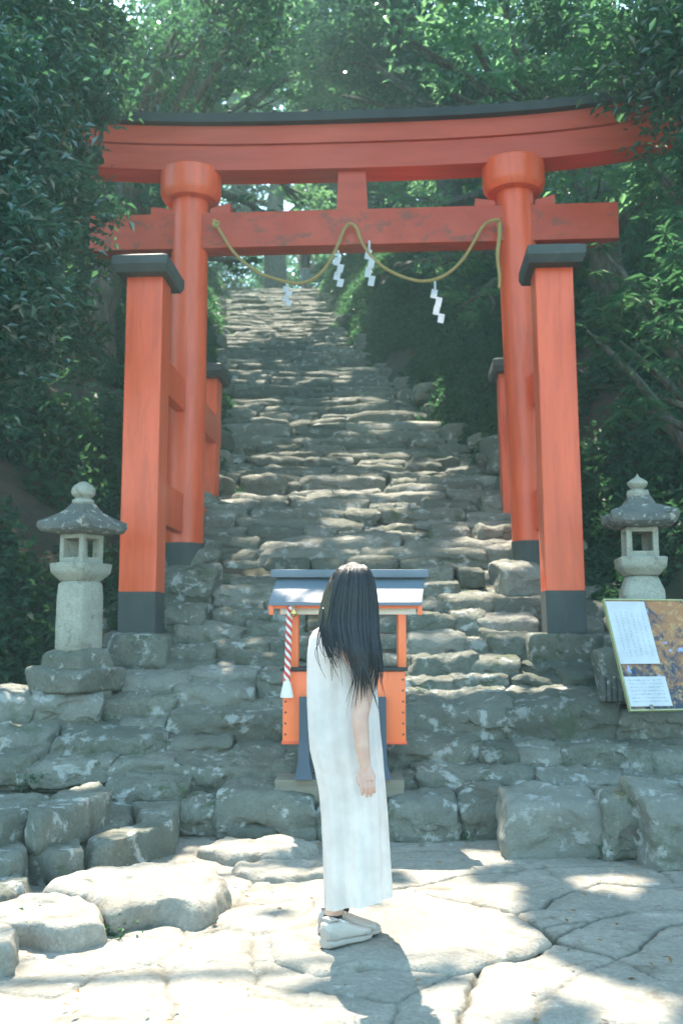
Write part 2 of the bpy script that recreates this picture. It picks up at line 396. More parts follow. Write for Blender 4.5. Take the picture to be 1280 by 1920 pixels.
# patches on the small shelter's roof, 1.6 m above the step
for cx, cy, rx in [(575, 1096, 26), (532, 1112, 16), (750, 1092, 20), (715, 1118, 14), (600, 1070, 22)]:
    p = W(cx, cy, 6.7); t = p.z / SL.z
    ELL.append((p.x - SL.x * t, p.y - SL.y * t, rx / F * 6.7 - .10, -.10))
ELLA = np.array(ELL)
def lit(x, y, mg=.18):
    """1 where the sun is to reach the ground"""
    q = np.stack([x * 3.1, y * 3.1, x * 0], -1); nx = x + .10 * fbm(q, 3, 21); ny = y + .12 * fbm(q + 9, 3, 22)
    out = in_poly(LIT, nx, ny)
    for ex, ey, rx, ry in ELLA:
        rx, ry = rx + mg, ry + mg * 1.1; m = np.abs(x - ex) < rx * 1.6 + .1
        out |= m & ((((nx - ex) / rx) ** 2 + ((ny - ey) / ry) ** 2) < 1)
    out |= (y > 10.8) & (y < 34) & (np.abs(x - cxs(y)) < 1.7) & (fbm(np.stack([x * 1.5, y * 1.9, x * 0 + 4], -1), 2, 91) > .42)
    out |= (y > 6.9) & (y < 9.6) & (x > .5) & (x < 2.1) & (fbm(np.stack([x * 2.0, y * 2.6, x * 0 + 4], -1), 2, 95) > .30)
    return out
def sun_foot(C):
    """where the sun ray through each point meets the ground"""
    x, y, z = C[:, 0].copy(), C[:, 1].copy(), C[:, 2]
    for _ in range(5):
        g = zs(y); t = (z - g) / SL.z; x = C[:, 0] - SL.x * t; y = .5 * y + .5 * (C[:, 1] - SL.y * t)
    return x, C[:, 1] - SL.y * ((z - zs(y)) / SL.z)

# ------------------------------------------------------------------ stones
def unit_box(n):
    idx = {}; V = []; Fc = []
    def vid(p):
        k = tuple(round(c * n) for c in p)
        if k not in idx: idx[k] = len(V); V.append(p)
        return idx[k]
    lin = [-1 + 2 * i / n for i in range(n + 1)]
    for ax in range(3):
        for s in (-1, 1):
            for i in range(n):
                for j in range(n):
                    q = []
                    for a, b in ((i, j), (i + 1, j), (i + 1, j + 1), (i, j + 1)):
                        p = [0, 0, 0]; p[ax] = s; p[(ax + 1) % 3] = lin[a]; p[(ax + 2) % 3] = lin[b]; q.append(vid(tuple(p)))
                    Fc.append(q if s > 0 else q[::-1])
    return np.array(V, float), np.array(Fc)
UB = {n: unit_box(n) for n in (8, 16, 24)}
rng = np.random.default_rng(7)
def stone_geo(x0, x1, y0, y1, z0, z1, n=8, k=7.0, amp=.05, seed=0, yaw=0.0, tilt=0.0, cuts=6, near=.70, ysl=.0):
    V, Fc = UB[n]; nk = (np.abs(V) ** k).sum(1) ** (1 / k); Q = V / nk[:, None]
    d = np.array([(x1 - x0) / 2, (y1 - y0) / 2, (z1 - z0) / 2]); c = np.array([(x0 + x1) / 2, (y0 + y1) / 2, (z0 + z1) / 2])
    r_ = np.random.default_rng(seed + 11)
    for j in range(cuts):                                   # split faces, as a mason or frost leaves them
        u = r_.normal(size=3); u[2] *= .7; u[1] = -abs(u[1]) if r_.random() < .6 else u[1]; u /= np.linalg.norm(u)
        sup = np.abs(u).sum(); o = sup * r_.uniform(near, .96)
        t = Q @ u - o; Q = Q - np.maximum(t, 0)[:, None] * u * .92
    P = Q * d
    P[:, 2] *= 1 + (.26 if n < 24 else .12) * (r_.random() - .5) * P[:, 0] / d[0]
    P[:, 0] *= 1 + (.20 if n < 24 else .08) * (r_.random() - .5) * P[:, 2] / d[2]
    m = min(d) * 2
    w = P + c; dn = d / np.linalg.norm(d)
    disp = np.stack([fbm(w * 2.3 + seed, 3, seed), fbm(w * 2.3 + seed + 40, 3, seed + 1), fbm(w * 2.3 + seed + 80, 3, seed + 2)], -1) * m * .30 * np.array([1, 1, .7])
    if n > 8:
        rg_ = np.stack([fbm(w * 11, 4, seed + 5), fbm(w * 11 + 9, 4, seed + 6), fbm(w * 13 + 5, 4, seed + 7)], -1)
        disp = disp + rg_ * .032 - .016 * np.abs(rg_[:, ::-1]) * np.sign(Q)
    else: disp = disp + np.stack([vnoise(w * 9, seed + 5), vnoise(w * 9 + 9, seed + 6), vnoise(w * 10 + 5, seed + 7)], -1) * .012
    P = P + disp * (amp / .05)
    if tilt: P[:, 2] += P[:, 0] * tilt
    if ysl:                                                 # worn tread that falls towards the front edge
        f_ = (Q[:, 2] + 1) / 2; P[:, 2] += f_ * ysl * P[:, 1]
        P[:, 2] -= f_ * d[2] * (.28 if n > 16 else .5) * np.exp(-(P[:, 1] + d[1]) / .035)
    if yaw:
        a = R(yaw); P = np.stack([P[:, 0] * math.cos(a) - P[:, 1] * math.sin(a), P[:, 0] * math.sin(a) + P[:, 1] * math.cos(a), P[:, 2]], -1)
    return P + c, Fc
STONES = []     # (geo, size in the picture)
def add_stone(*a, weight=None, **k):
    V, Fc = stone_geo(*a, **k)
    y = max((a[2] + a[3]) / 2, 1); STONES.append((V, Fc, weight if weight is not None else (a[1] - a[0]) * (a[5] - a[4]) / y ** 2))
# the lower steps, stone by stone (left, right, top, foot in picture measure)
LOW = [(412, 600, 1490, 1574), (335, 418, 1508, 1570), (596, 722, 1492, 1574), (720, 872, 1500, 1576), (868, 953, 1494, 1574), (950, 1145, 1497, 1606), (1135, 1228, 1502, 1612), (1215, 1340, 1500, 1628),
       (428, 512, 1547, 1578), (730, 800, 1560, 1578), (975, 1000, 1568, 1590),
       (203, 350, 1462, 1522), (312, 522, 1423, 1482), (516, 580, 1428, 1482), (780, 1012, 1438, 1492), (1008, 1180, 1445, 1494), (1168, 1320, 1456, 1506), (738, 786, 1450, 1488),
       (305, 432, 1385, 1424), (438, 568, 1396, 1428), (-20, 88, 1365, 1418), (88, 296, 1371, 1426), (-20, 62, 1413, 1468), (50, 206, 1424, 1470), (202, 322, 1425, 1470),
       (735, 908, 1384, 1447), (898, 988, 1398, 1450), (978, 1064, 1396, 1450), (1055, 1232, 1402, 1458), (1220, 1320, 1406, 1472), (722, 760, 1396, 1430),
       (310, 537, 1330, 1388), (222, 312, 1346, 1374), (150, 226, 1358, 1376), (755, 968, 1310, 1388), (948, 1165, 1306, 1404), (1158, 1320, 1330, 1404), (530, 600, 1342, 1400),
       (190, 322, 1304, 1350), (330, 472, 1288, 1342), (440, 545, 1312, 1350), (798, 892, 1290, 1320), (885, 948, 1286, 1316), (952, 1122, 1288, 1316), (750, 802, 1290, 1316),
       (228, 353, 1262, 1310), (353, 487, 1250, 1294), (485, 600, 1258, 1314), (755, 858, 1268, 1300), (850, 950, 1262, 1294), (962, 1062, 1262, 1294), (1055, 1120, 1250, 1300),
       (310, 402, 1234, 1264), (438, 545, 1224, 1260), (762, 900, 1224, 1276), (876, 980, 1230, 1278), (984, 1072, 1236, 1270), (1068, 1150, 1240, 1272), (205, 300, 1245, 1268),
       (315, 398, 1208, 1244), (398, 504, 1194, 1232), (503, 600, 1192, 1230), (765, 872, 1187, 1236), (868, 926, 1195, 1238), (920, 998, 1187, 1242),
       (322, 460, 1174, 1212), (460, 566, 1166, 1200), (758, 852, 1152, 1194), (848, 908, 1150, 1192), (902, 1010, 1150, 1194),
       (298, 386, 1130, 1192), (398, 502, 1140, 1178), (496, 566, 1124, 1172), (416, 512, 1120, 1146), (752, 832, 1120, 1156), (828, 932, 1114, 1154), (928, 1022, 1116, 1158),
       (298, 408, 1060, 1132), (404, 522, 1098, 1132), (430, 566, 1080, 1106), (938, 1024, 1054, 1120), (792, 862, 1088, 1122), (858, 908, 1062, 1096), (780, 850, 1060, 1090), (520, 640, 1072, 1100),
       (-40, 52, 1300, 1372), (50, 190, 1298, 1368)]
for i, (a, b, t, f) in enumerate(LOW):
    D = Wz(640, f, 0).y if f > 1572 else stairD(f)
    p0, p1 = W(a, t, D), W(b, f, D)
    dep = .30 + .25 * rng.random() + .1 * (p1.x - p0.x)
    add_stone(p0.x - .012, p1.x + .012, D, D + dep, p1.z - .04, p0.z + .01, n=24, k=14 if (b - a) > 110 else 9, cuts=5, near=.82, ysl=.13, amp=.030 + .025 * rng.random(), seed=i, yaw=rng.uniform(-4, 4), tilt=rng.uniform(-.03, .03))
# filling courses behind and between them
row = 0; y = 6.62
while y < 10.6:
    z = float(zs(y)); hw = float(wsd(y)) + .35; x = -hw - .3 * rng.random()
    while x < hw:
        w_ = .28 + .5 * rng.random()
        if abs(x + w_ / 2 - .05) < .6 and y < 7.4: pass
        add_stone(x, x + w_ - .01, y + .12 + .06 * rng.random(), y + .7, z - .12, z + .10 + .05 * rng.random(), n=8, ysl=.12, seed=1000 + row * 20 + int(x * 7), amp=.045, weight=0)
        x += w_
    row += 1; y += .30
# the climb above the gate
y = 10.45; row = 0
while y < 34.4:
    z = float(zs(y)); c = float(cxs(y)); hw = float(wsd(y)) + .15; hr_ = float(wsr(y)) + .15; x = c - hw - .4 * rng.random(); wave = rng.uniform(-.05, .05); bow = rng.uniform(-.03, .03)
    while x < c + hr_:
        w_ = .35 + 1.2 * rng.random() ** 1.2; h_ = .07 + .07 * rng.random(); edge = min(abs(x - (c - hw)), abs(x + w_ - (c + hr_)))
        lift = .07 * rng.random() if edge < .4 else 0
        yy = y + wave + .12 * (rng.random() - .5) + bow * (x - c)
        add_stone(x, x + w_ - .008, yy, yy + .30 + .3 * rng.random(), z - .13, z + h_ + lift + .04 * (rng.random() < .15), n=16 if y < 15 else 8, k=10, seed=3000 + row * 30 + int((x + 9) * 5), amp=.05, yaw=rng.uniform(-5, 5), tilt=rng.uniform(-.04, .04), cuts=5, near=.76, ysl=.22)
        x += w_
    dy_ = .17 + .12 * rng.random() if y > 12.5 else .30; row += 1; y += dy_
# loose stones along both edges of the climb
for k in range(110):
    y = 10.8 + 22 * rng.random() ** 1.4; s = rng.choice([-1, 1]); x = float(cxs(y)) + s * (float(wsd(y) if s < 0 else wsr(y)) + .25 * rng.random()); z = float(H(x, y)) - .1; q = .09 + .13 * rng.random()
    add_stone(x - q, x + q, y - q, y + q, z - .1, z + q * 1.2, n=8, k=4, seed=9000 + k, amp=.06, weight=0)

stairs = thing('stone_stairs', 'steep stairs of rough grey stones climbing through the red gate', 'stairs', (0, 6.5, 0), kind='structure')
# lower left: the steps that swing round towards the viewer, big flat boulders
def poly_stone(poly, z0, z1, seed, n_ang=150, rings=16, rnd=.05, rough=.02, px=True, slope=(0, 0)):
    P = [(Wz(a, b, z1).x, Wz(a, b, z1).y) for a, b in poly] if px else poly
    P = np.array(P); c = P.mean(0)
    ang = np.linspace(0, 2 * np.pi, n_ang, endpoint=False); rad = np.zeros(n_ang)
    for i, a in enumerate(ang):
        d = np.array([math.cos(a), math.sin(a)]); best = 0
        for j in range(len(P)):
            p, q = P[j] - c, P[(j + 1) % len(P)] - c; e = q - p
            den = d[0] * e[1] - d[1] * e[0]
            if abs(den) < 1e-9: continue
            t = (p[0] * e[1] - p[1] * e[0]) / den; u = (p[0] * d[1] - p[1] * d[0]) / den
            if t > 0 and -1e-6 <= u <= 1 + 1e-6: best = max(best, t)
        rad[i] = best
    rad = (rad + .35 * (np.roll(rad, 1) + np.roll(rad, -1))) / 1.7
    h = z1 - z0; V = [[c[0], c[1], z1]]; 
    lv = [(r, 0.0) for r in np.linspace(.08, .84, rings)] + [(.88, .015), (.92, .05), (.95, .11), (.975, .20), (.99, .32), (1.0, .45), (1.008, .6), (1.0, .75), (.99, .88), (.95, 1.0)]
    for r, dz in lv:
        for i, a in enumerate(ang):
            rr = rad[i] * r if r > .9 else rad[i] * r
            if r > .88: rr = rad[i] - (1 - r) * min(rad[i], .55)
            V.append([c[0] + rr * math.cos(a), c[1] + rr * math.sin(a), z1 - dz * h])
    V = np.array(V); 
    s3 = V * 2.2 + seed
    V += np.stack([fbm(s3, 3, seed) * 2 + fbm(V * 9, 3, seed + 4), fbm(s3 + 31, 3, seed + 1) * 2 + fbm(V * 9 + 4, 3, seed + 5), fbm(V * 3 + 5, 5, seed + 2) * 1.3 + .5 * fbm(V * 14 + 5, 4, seed + 6)], -1) * rough * 1.4
    e_ = 1 - np.exp(-((V[:, :2] - c) ** 2).sum(1) * 8); V[:, 2] -= .018 * e_ * np.abs(fbm(V * 8 + 60, 3, seed + 8))
    V[:, 2] += (V[:, 0] - c[0]) * slope[0] + (V[:, 1] - c[1]) * slope[1]
    Fq = []
    Ft = []
    for i in range(n_ang): Ft.append([0, 1 + i, 1 + (i + 1) % n_ang, 1 + (i + 1) % n_ang])
    for k in range(len(lv) - 1):
        a0 = 1 + k * n_ang
        for i in range(n_ang):
            j = (i + 1) % n_ang; Fq.append([a0 + i, a0 + n_ang + i, a0 + n_ang + j, a0 + j])
    tri = [f[:3] for f in Ft]
    return V, Fq, tri
def poly_obj(name, V, Fq, tri, mat, parent):
    me = bpy.data.meshes.new(name); me.from_pydata(V.tolist(), [], tri + Fq); me.update()
    me.polygons.foreach_set('use_smooth', [True] * len(me.polygons)); me.materials.append(mat)
    bm = bmesh.new(); bm.from_mesh(me); bmesh.ops.recalc_face_normals(bm, faces=bm.faces[:]); bm.to_mesh(me); bm.free()
    return put(bpy.data.objects.new(name, me), parent)
BIG = [([(70, 1655), (150, 1622), (300, 1608), (405, 1612), (432, 1645), (415, 1680), (360, 1692), (310, 1680), (205, 1700), (190, 1682), (110, 1668)], 0.0, .12, M_slab),
       ([(-60, 1700), (40, 1672), (165, 1674), (200, 1700), (190, 1722), (110, 1732), (60, 1722), (-20, 1720)], 0.0, .11, M_slab),
       ([(-90, 1740), (-10, 1722), (30, 1730), (48, 1752), (30, 1775), (-60, 1780)], 0.0, .10, M_slab),
       ([(-140, 1640), (-20, 1632), (40, 1632), (72, 1640), (66, 1652), (20, 1668), (-40, 1682), (-140, 1690)], 0.0, .13, M_stone),
       ([(48, 1588), (58, 1570), (100, 1556), (145, 1559), (162, 1576), (166, 1590), (110, 1600)], 0.0, .19, M_stone),
       ([(-120, 1582), (0, 1572), (52, 1574), (56, 1592), (20, 1612), (-60, 1622), (-120, 1622)], 0.0, .19, M_stone),
       ([(152, 1572), (225, 1553), (325, 1516), (338, 1528), (325, 1541), (240, 1567), (172, 1588)], 0.0, .18, M_stone),
       ([(48, 1520), (100, 1486), (150, 1464), (195, 1462), (206, 1484), (140, 1512), (66, 1532)], 0.20, .36, M_stone),
       ([(-140, 1500), (-20, 1482), (60, 1478), (100, 1486), (52, 1520), (0, 1530), (-140, 1532)], 0.20, .35, M_stone),
       ([(-160, 1530), (-20, 1520), (55, 1520), (70, 1545), (52, 1570), (-60, 1580), (-160, 1584)], 0.0, .20, M_stone),
       ([(70, 1520), (150, 1505), (225, 1490), (255, 1505), (240, 1535), (165, 1560), (75, 1568)], 0.0, .19, M_stone),
       ([(245, 1495), (330, 1478), (350, 1495), (340, 1522), (260, 1540)], 0.0, .20, M_stone),
       ([(350, 1590), (420, 1570), (560, 1572), (600, 1580), (560, 1600), (430, 1606)], -.03, .05, M_slab),
       ([(430, 1610), (560, 1604), (640, 1612), (600, 1632), (500, 1640), (440, 1628)], -.03, .035, M_slab),
       ]
for i, (pl, z0, z1, mt) in enumerate(BIG):
    V, Fq, tri = poly_stone(pl, z0 - .05, z1, 50 + i * 3, rough=.022)
    o = poly_obj('curb_stone', V, Fq, tri, mt, stairs)
STONES.sort(key=lambda s: -s[2])
for V, Fc, w_ in STONES[:88]:
    put(bpy.data.objects.new('step_stone', np_mesh('step_stone', V, Fc, M_stone, var=np.full(len(V), rng.uniform(-.45, .5)))), stairs)
def merged(L):
    off = 0; Vs = []; Fs = []
    for V, Fc in L: Vs.append(V); Fs.append(Fc + off); off += len(V)
    return np.concatenate(Vs), np.concatenate(Fs)
mV, mF = merged([(a, b) for a, b, _ in STONES[88:]])
o = put(bpy.data.objects.new('step_stones', np_mesh('step_stones', mV, mF, M_stone, var=np.concatenate([np.full(len(a), rng.uniform(-.7, .30)) for a, b, _ in STONES[88:]]))), stairs); o['kind'] = 'stuff'

# ------------------------------------------------------------------ paving of the forecourt, cracks traced
CR = [[(728, 1662), (790, 1655), (850, 1638), (930, 1632), (1010, 1622), (1100, 1618), (1230, 1622), (1330, 1625)],
      [(790, 1672), (870, 1690), (970, 1708), (1010, 1700), (1030, 1680), (1120, 1650), (1240, 1660), (1340, 1650)],
      [(1020, 1735), (1110, 1722), (1180, 1705), (1340, 1700)], [(970, 1708), (1035, 1757), (1090, 1735), (1110, 1722)],
      [(1035, 1757), (990, 1785), (900, 1800), (895, 1840), (860, 1900), (850, 1990)], [(1035, 1757), (1150, 1790), (1200, 1770), (1240, 1730), (1340, 1720)],
      [(895, 1810), (800, 1850), (740, 1880), (700, 1990)], [(1150, 1790), (1080, 1830), (1010, 1880), (990, 1990)], [(1150, 1790), (1230, 1840), (1340, 1850)],
      [(350, 1760), (420, 1740), (480, 1750), (560, 1740), (600, 1680)], [(-60, 1840), (100, 1860), (200, 1820), (300, 1800), (350, 1760)],
      [(480, 1640), (440, 1700), (520, 1695), (600, 1680), (728, 1662)], [(210, 1745), (300, 1740), (440, 1700)], [(470, 1750), (480, 1840), (600, 1860), (740, 1880)],
      [(1230, 1622), (1260, 1650)], [(1060, 1650), (1030, 1630), (1010, 1622)], [(300, 1800), (330, 1870), (300, 1990)], [(640, 1612), (730, 1640), (790, 1655)], [(340, 1700), (350, 1760)]]
CRW = [[(Wz(a, b, 0).x, Wz(a, b, 0).y) for a, b in L] for L in CR]
def pave_z(X, Y):
    q = np.stack([X * 5, Y * 5, X * 0], -1)
    nx = X + .030 * fbm(q, 3, 61) + .008 * fbm(q * 5, 2, 63); ny = Y + .030 * fbm(q + 7, 3, 62) + .008 * fbm(q * 5 + 3, 2, 64)
    dm = np.full(X.shape, 9.0)
    cw = np.ones(X.shape)
    for li, L in enumerate(CRW):
        for (ax, ay), (bx, by) in zip(L, L[1:]):
            ex, ey = bx - ax, by - ay; t = np.clip(((nx - ax) * ex + (ny - ay) * ey) / (ex * ex + ey * ey + 1e-9), 0, 1)
            dd = np.hypot(nx - ax - t * ex, ny - ay - t * ey); cw = np.where(dd < dm, 1.0 if li in (0, 1, 2, 3, 4, 5) else .42, cw); dm = np.minimum(dm, dd)
    wv = .0045 + .003 * (fbm(q * .6 + 3, 2, 65) + 1)
    z = .007 * fbm(np.stack([X * 1.6, Y * 1.6, X * 0], -1), 4, 66) + .006 * fbm(q * 3, 3, 67) - .006 * np.abs(fbm(q * 1.3, 3, 68))
    wv = wv * (.5 + .5 * cw)
    z -= cw * .028 * np.exp(-(dm / wv) ** 2) + .004 * np.exp(-(dm / .035) ** 2)
    SOIL['stone_paving'] = np.clip(cw * np.exp(-(dm / (wv * 1.2)) ** 2) + .22 * np.exp(-(dm / .04) ** 2) * (.5 + fbm(q * 2, 3, 79)), 0, 1)
    # natural ledges in the rock
    led = vnoise(np.stack([X * .8 + 5, Y * 1.9, X * 0], -1), 70) + .4 * fbm(q * .8, 3, 71)
    return z + .008 * sstep(-.01, .01, led) + .008 * sstep(.34, .36, led) - .009
paving = put(bpy.data.objects.new('stone_paving', grid_mesh('stone_paving', np.arange(-3.2, 3.2, .0095), np.arange(2.9, 6.95, .0095), pave_z, M_slab))); tag(paving, kind='structure')
outer = put(bpy.data.objects.new('forecourt', grid_mesh('forecourt', np.arange(-9, 9.1, .2), np.arange(-14, 6.6, .2), lambda x, y: -.055 + .02 * fbm(np.stack([x, y, x * 0], -1), 3, 77), M_slab))); tag(outer, kind='structure')
V, Fq, tri = poly_stone([(735, 1668), (800, 1672), (880, 1692), (975, 1712), (1034, 1757), (985, 1782), (905, 1798), (870, 1812), (700, 1800), (600, 1820), (520, 1790), (500, 1745), (600, 1690)], -.03, .026, 91, rough=.007)
pv = poly_obj('raised_slab', V, Fq, tri, M_slab, paving)

# ------------------------------------------------------------------ gate
ALPHA = 3.6; u_ = Vector((math.cos(R(ALPHA)), -math.sin(R(ALPHA)), 0)); n_ = Vector((math.sin(R(ALPHA)), math.cos(R(ALPHA)), 0))
TX, TY, TZ = .20, 10.4, 2.06
torii = thing('torii_gate', 'large vermilion shrine gate with black roof and square side posts standing over the stone stairs', 'shrine gate', (TX, TY, TZ), R(-ALPHA))
def tl(px, py, yl=0.0):
    """pixel -> gate coordinates (x along the lintel, height above the gate's foot) on the plane yl behind its centre"""
    d = ray(px, py); P0 = Vector((TX, TY, TZ)) + n_ * yl; t = (P0 - Vector((0, 0, CAMH))).dot(n_) / d.dot(n_)
    p = Vector((0, 0, CAMH)) + d * t - Vector((TX, TY, TZ)); return p.dot(u_), p.z
YF, YR = -1.82, 1.72
for sx, pts in ((-1, ((357, 420), (351, 690))), (1, ((967, 420), (981, 690)))):
    (xa, za), (xb, zb) = tl(*pts[0]), tl(*pts[1]); k = (xa - xb) / (za - zb)
    foot = -.12; x0 = xb + k * (foot - zb); ztop = tl(640, 318, -.175)[1] + .01
    rr = .208
    zb_ = .28
    pil = G().lathe([(rr * 1.02, foot + zb_), (rr, 1.5), (rr * .97, 3), (rr * .94, ztop)], (x0 + k * zb_, 0), 48, shear=(k, 0)).obj('pillar', M_verm, torii, True)
    G().lathe([(rr * 1.05, foot), (rr * 1.05, foot + zb_ + .01)], (x0, 0), 48, shear=(k, 0)).obj('black_base', M_black, pil, True)
    zr0, zr1 = tl(640, 352, -.3)[1], tl(640, 290, -.33)[1]
    xr = x0 + k * (zr1 - foot)
    rg = .335
    G().lathe([(.21, zr0), (.29, zr0 + .012), (rg - .012, zr0 + .06), (rg, zr0 + .11), (rg, zr1 - .02), (rg - .02, zr1), (.30, zr1 + .004)], (xr, 0), 48).obj('pillar_ring', M_verm, torii, True)
# lintels
def sweep(stations, section, g, endk, zc):
    """stations: x list; section(x)->[(y,z)...]; ends lean outwards with height"""
    rings = []
    for x in stations:
        rings.append([Vector((x * (1 + endk * (z - zc)), y, z)) for y, z in section(x)])
    g.loft(rings)
xl, _ = tl(176, 300, -.3); xr_, _ = tl(1198, 260, -.3); half = (xr_ - xl) / 2; xm = (xl + xr_) / 2
xm = .07; half = 3.27
zt_, zm_, zb2 = tl(640, 232, -.25)[1], tl(640, 266, -.21)[1], tl(640, 315, -.175)[1]
zn1, zn0 = tl(640, 392, -.13)[1], tl(640, 459, -.13)[1]
def up(x): return (.22 if x > xm else .13) * (abs(x - xm) / half) ** 2.8
xs1 = [xm - half + 2 * half * i / 60 for i in range(61)]
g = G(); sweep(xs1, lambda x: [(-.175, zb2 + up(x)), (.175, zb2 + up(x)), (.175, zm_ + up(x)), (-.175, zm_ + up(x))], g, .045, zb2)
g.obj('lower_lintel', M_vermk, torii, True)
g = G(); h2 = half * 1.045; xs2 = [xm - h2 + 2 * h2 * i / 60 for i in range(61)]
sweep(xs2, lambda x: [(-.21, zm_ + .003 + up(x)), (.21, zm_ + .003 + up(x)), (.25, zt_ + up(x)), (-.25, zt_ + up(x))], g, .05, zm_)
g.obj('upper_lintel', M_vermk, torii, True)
g = G(); h3 = h2 * 1.035; xs3 = [xm - h3 + 2 * h3 * i / 60 for i in range(61)]
sweep(xs3, lambda x: [(-.34, zt_ + .004 + up(x)), (.34, zt_ + .004 + up(x)), (.34, zt_ + .105 + up(x)), (.0, zt_ + .24 + up(x)), (-.34, zt_ + .105 + up(x))], g, .05, zt_)
roof = g.obj('lintel_roof', M_roof, torii, True, sharp=20)
for i in range(15):
    g = G()
    x = xm - h3 * .96 + 2 * h3 * .96 * i / 14
    a = math.atan2(.135, .34)
    M = Matrix.Translation((x, -.175, zt_ + .180 + up(x))) @ Matrix.Rotation(a, 4, 'X')
    g.box((0, 0, 0), (.04, .38, .028), .006, M)
    g.obj('roof_batten', M_roof, roof, True)
# strut and tie beam
sx0, sx1 = tl(634, 316, -.1)[0], tl(685, 316, -.1)[0]; bx0, bx1 = tl(631, 392, -.1)[0], tl(689, 392, -.1)[0]
g = G(); g.loft([[Vector((bx0, -.10, zn1 - .0)), Vector((bx1, -.10, zn1)), Vector((bx1, .10, zn1)), Vector((bx0, .10, zn1))],
                 [Vector((sx0, -.10, zb2 + .01)), Vector((sx1, -.10, zb2 + .01)), Vector((sx1, .10, zb2 + .01)), Vector((sx0, .10, zb2 + .01))]])
g.obj('centre_strut', M_vermk, torii, True)
nx0, nx1 = tl(168, 440, -.13)[0], tl(1159, 420, -.13)[0]
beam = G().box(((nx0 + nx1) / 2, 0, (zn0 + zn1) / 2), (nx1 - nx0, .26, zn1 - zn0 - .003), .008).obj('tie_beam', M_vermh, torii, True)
for a, b, hgt in ((283, 324, 1), (394, 431, -1), (891, 928, 1), (1003, 1040, -1)):
    xa, xb = tl(a, 390, -.1)[0], tl(b, 390, -.1)[0]; lo, hi = (zn1 + .065, zn1 + .12)
    za, zb = (lo, hi) if hgt > 0 else (hi, lo)
    if hgt > 0: za, zb = hi - .02, lo
    else: za, zb = lo, hi
    g = G(); g.loft([[Vector((xa, -.09, zn1)), Vector((xb, -.09, zn1)), Vector((xb, -.09, zb)), Vector((xa, -.09, za))],
                     [Vector((xa, .09, zn1)), Vector((xb, .09, zn1)), Vector((xb, .09, zb)), Vector((xa, .09, za))]])
    g.obj('wedge', M_vermk, beam, True)
# square side posts
ppx = {(-1, YF): ((257, 1000, .0288), ), (1, YF): ((1059, 1000, -.0415),)}
for s in (-1, 1):
    for yl in (YF, YR):
        if yl == YF:
            cxp = (222.5 + 290.5) / 2 + (1110 - 1110) if s < 0 else (1023 + 1097) / 2
            xf, zf = tl(cxp, 1108, yl - .17); xt, zt2 = tl(271.5 if s < 0 else 1038, 500, yl - .17)
            wpost = tl(291, 1108, yl - .17)[0] - tl(221, 1108, yl - .17)[0]
            foot = tl(640, 1187, yl - .17)[1]; blk = tl(640, 1108, yl - .17)[1]; top = tl(640, 512 if s < 0 else 505, yl - .17)[1]; top = tl(640, 508, yl - .17)[1]
            k = (xt - xf) / (zt2 - zf)
        else:
            xe = tl(402, 900, yl - .17)[0] - wpost / 2 if s < 0 else tl(941, 900, yl - .17)[0] + wpost / 2
            xf, zf = xe, tl(640, 900, yl - .17)[1]; foot = tl(640, 1075, yl)[1]; blk = tl(640, 1030, yl)[1]; k = -.012 * s; zt2 = top
        def sec(z, w): 
            x = xf + k * (z - zf); e = .012
            return [Vector((x + a * w, yl + b * w, z)) for a, b in ((-1, -1 + e * 4), (-1 + e * 4, -1), (1 - e * 4, -1), (1, -1 + e * 4), (1, 1 - e * 4), (1 - e * 4, 1), (-1 + e * 4, 1), (-1, 1 - e * 4))]
        w_ = wpost / 2
        post = G().loft([sec(z, w_) for z in np.linspace(blk, top, 12)]).obj('side_post', M_verm, torii, True)
        G().loft([sec(foot, w_ * 1.012), sec(blk - .002, w_ * 1.012)]).obj('black_base', M_black, post, True)
        xt2 = xf + k * (top - zf)
        g = G(); hw = .245; th = .075
        g.loft([[Vector((xt2 + a * .225, yl + b * .29, top - .01)) for a, b in ((-1, -1), (1, -1), (1, 1), (-1, 1))],
                [Vector((xt2 + a * hw, yl + b * .34, top + .05)) for a, b in ((-1, -1), (1, -1), (1, 1), (-1, 1))],
                [Vector((xt2 + a * hw, yl + b * .34, top + .05 + th)) for a, b in ((-1, -1), (1, -1), (1, 1), (-1, 1))],
                [Vector((xt2 + a * .19, yl + b * .27, top + .05 + th + .035)) for a, b in ((-1, -1), (1, -1), (1, 1), (-1, 1))]])
        g.obj('post_cap', M_black, torii, True, sharp=15)
# ties between post, pillar and rear post
for s, pxs in ((-1, ((257, 1000), (351, 1000))), (1, ((1059, 1000), (984, 1000)))):
    for za_, zb_ in ((3.62, 3.96), (2.33, 2.74)):
        za, zb = za_ - TZ, zb_ - TZ
        xf, _ = tl(pxs[0][0], 900, YF); xf = xf; xr2 = xf * 1.0
        G().box((xf, (YF + YR) / 2, (za + zb) / 2), (.11, YR - YF + .30, zb - za), .008).obj('side_tie', M_verm, torii, True)
        g = G(); 
        g.box((xf + (.075 if s < 0 else -.075), YF + .30, zb - .03), (.05, .10, .07), .01).obj('wedge', M_wood, torii, True)

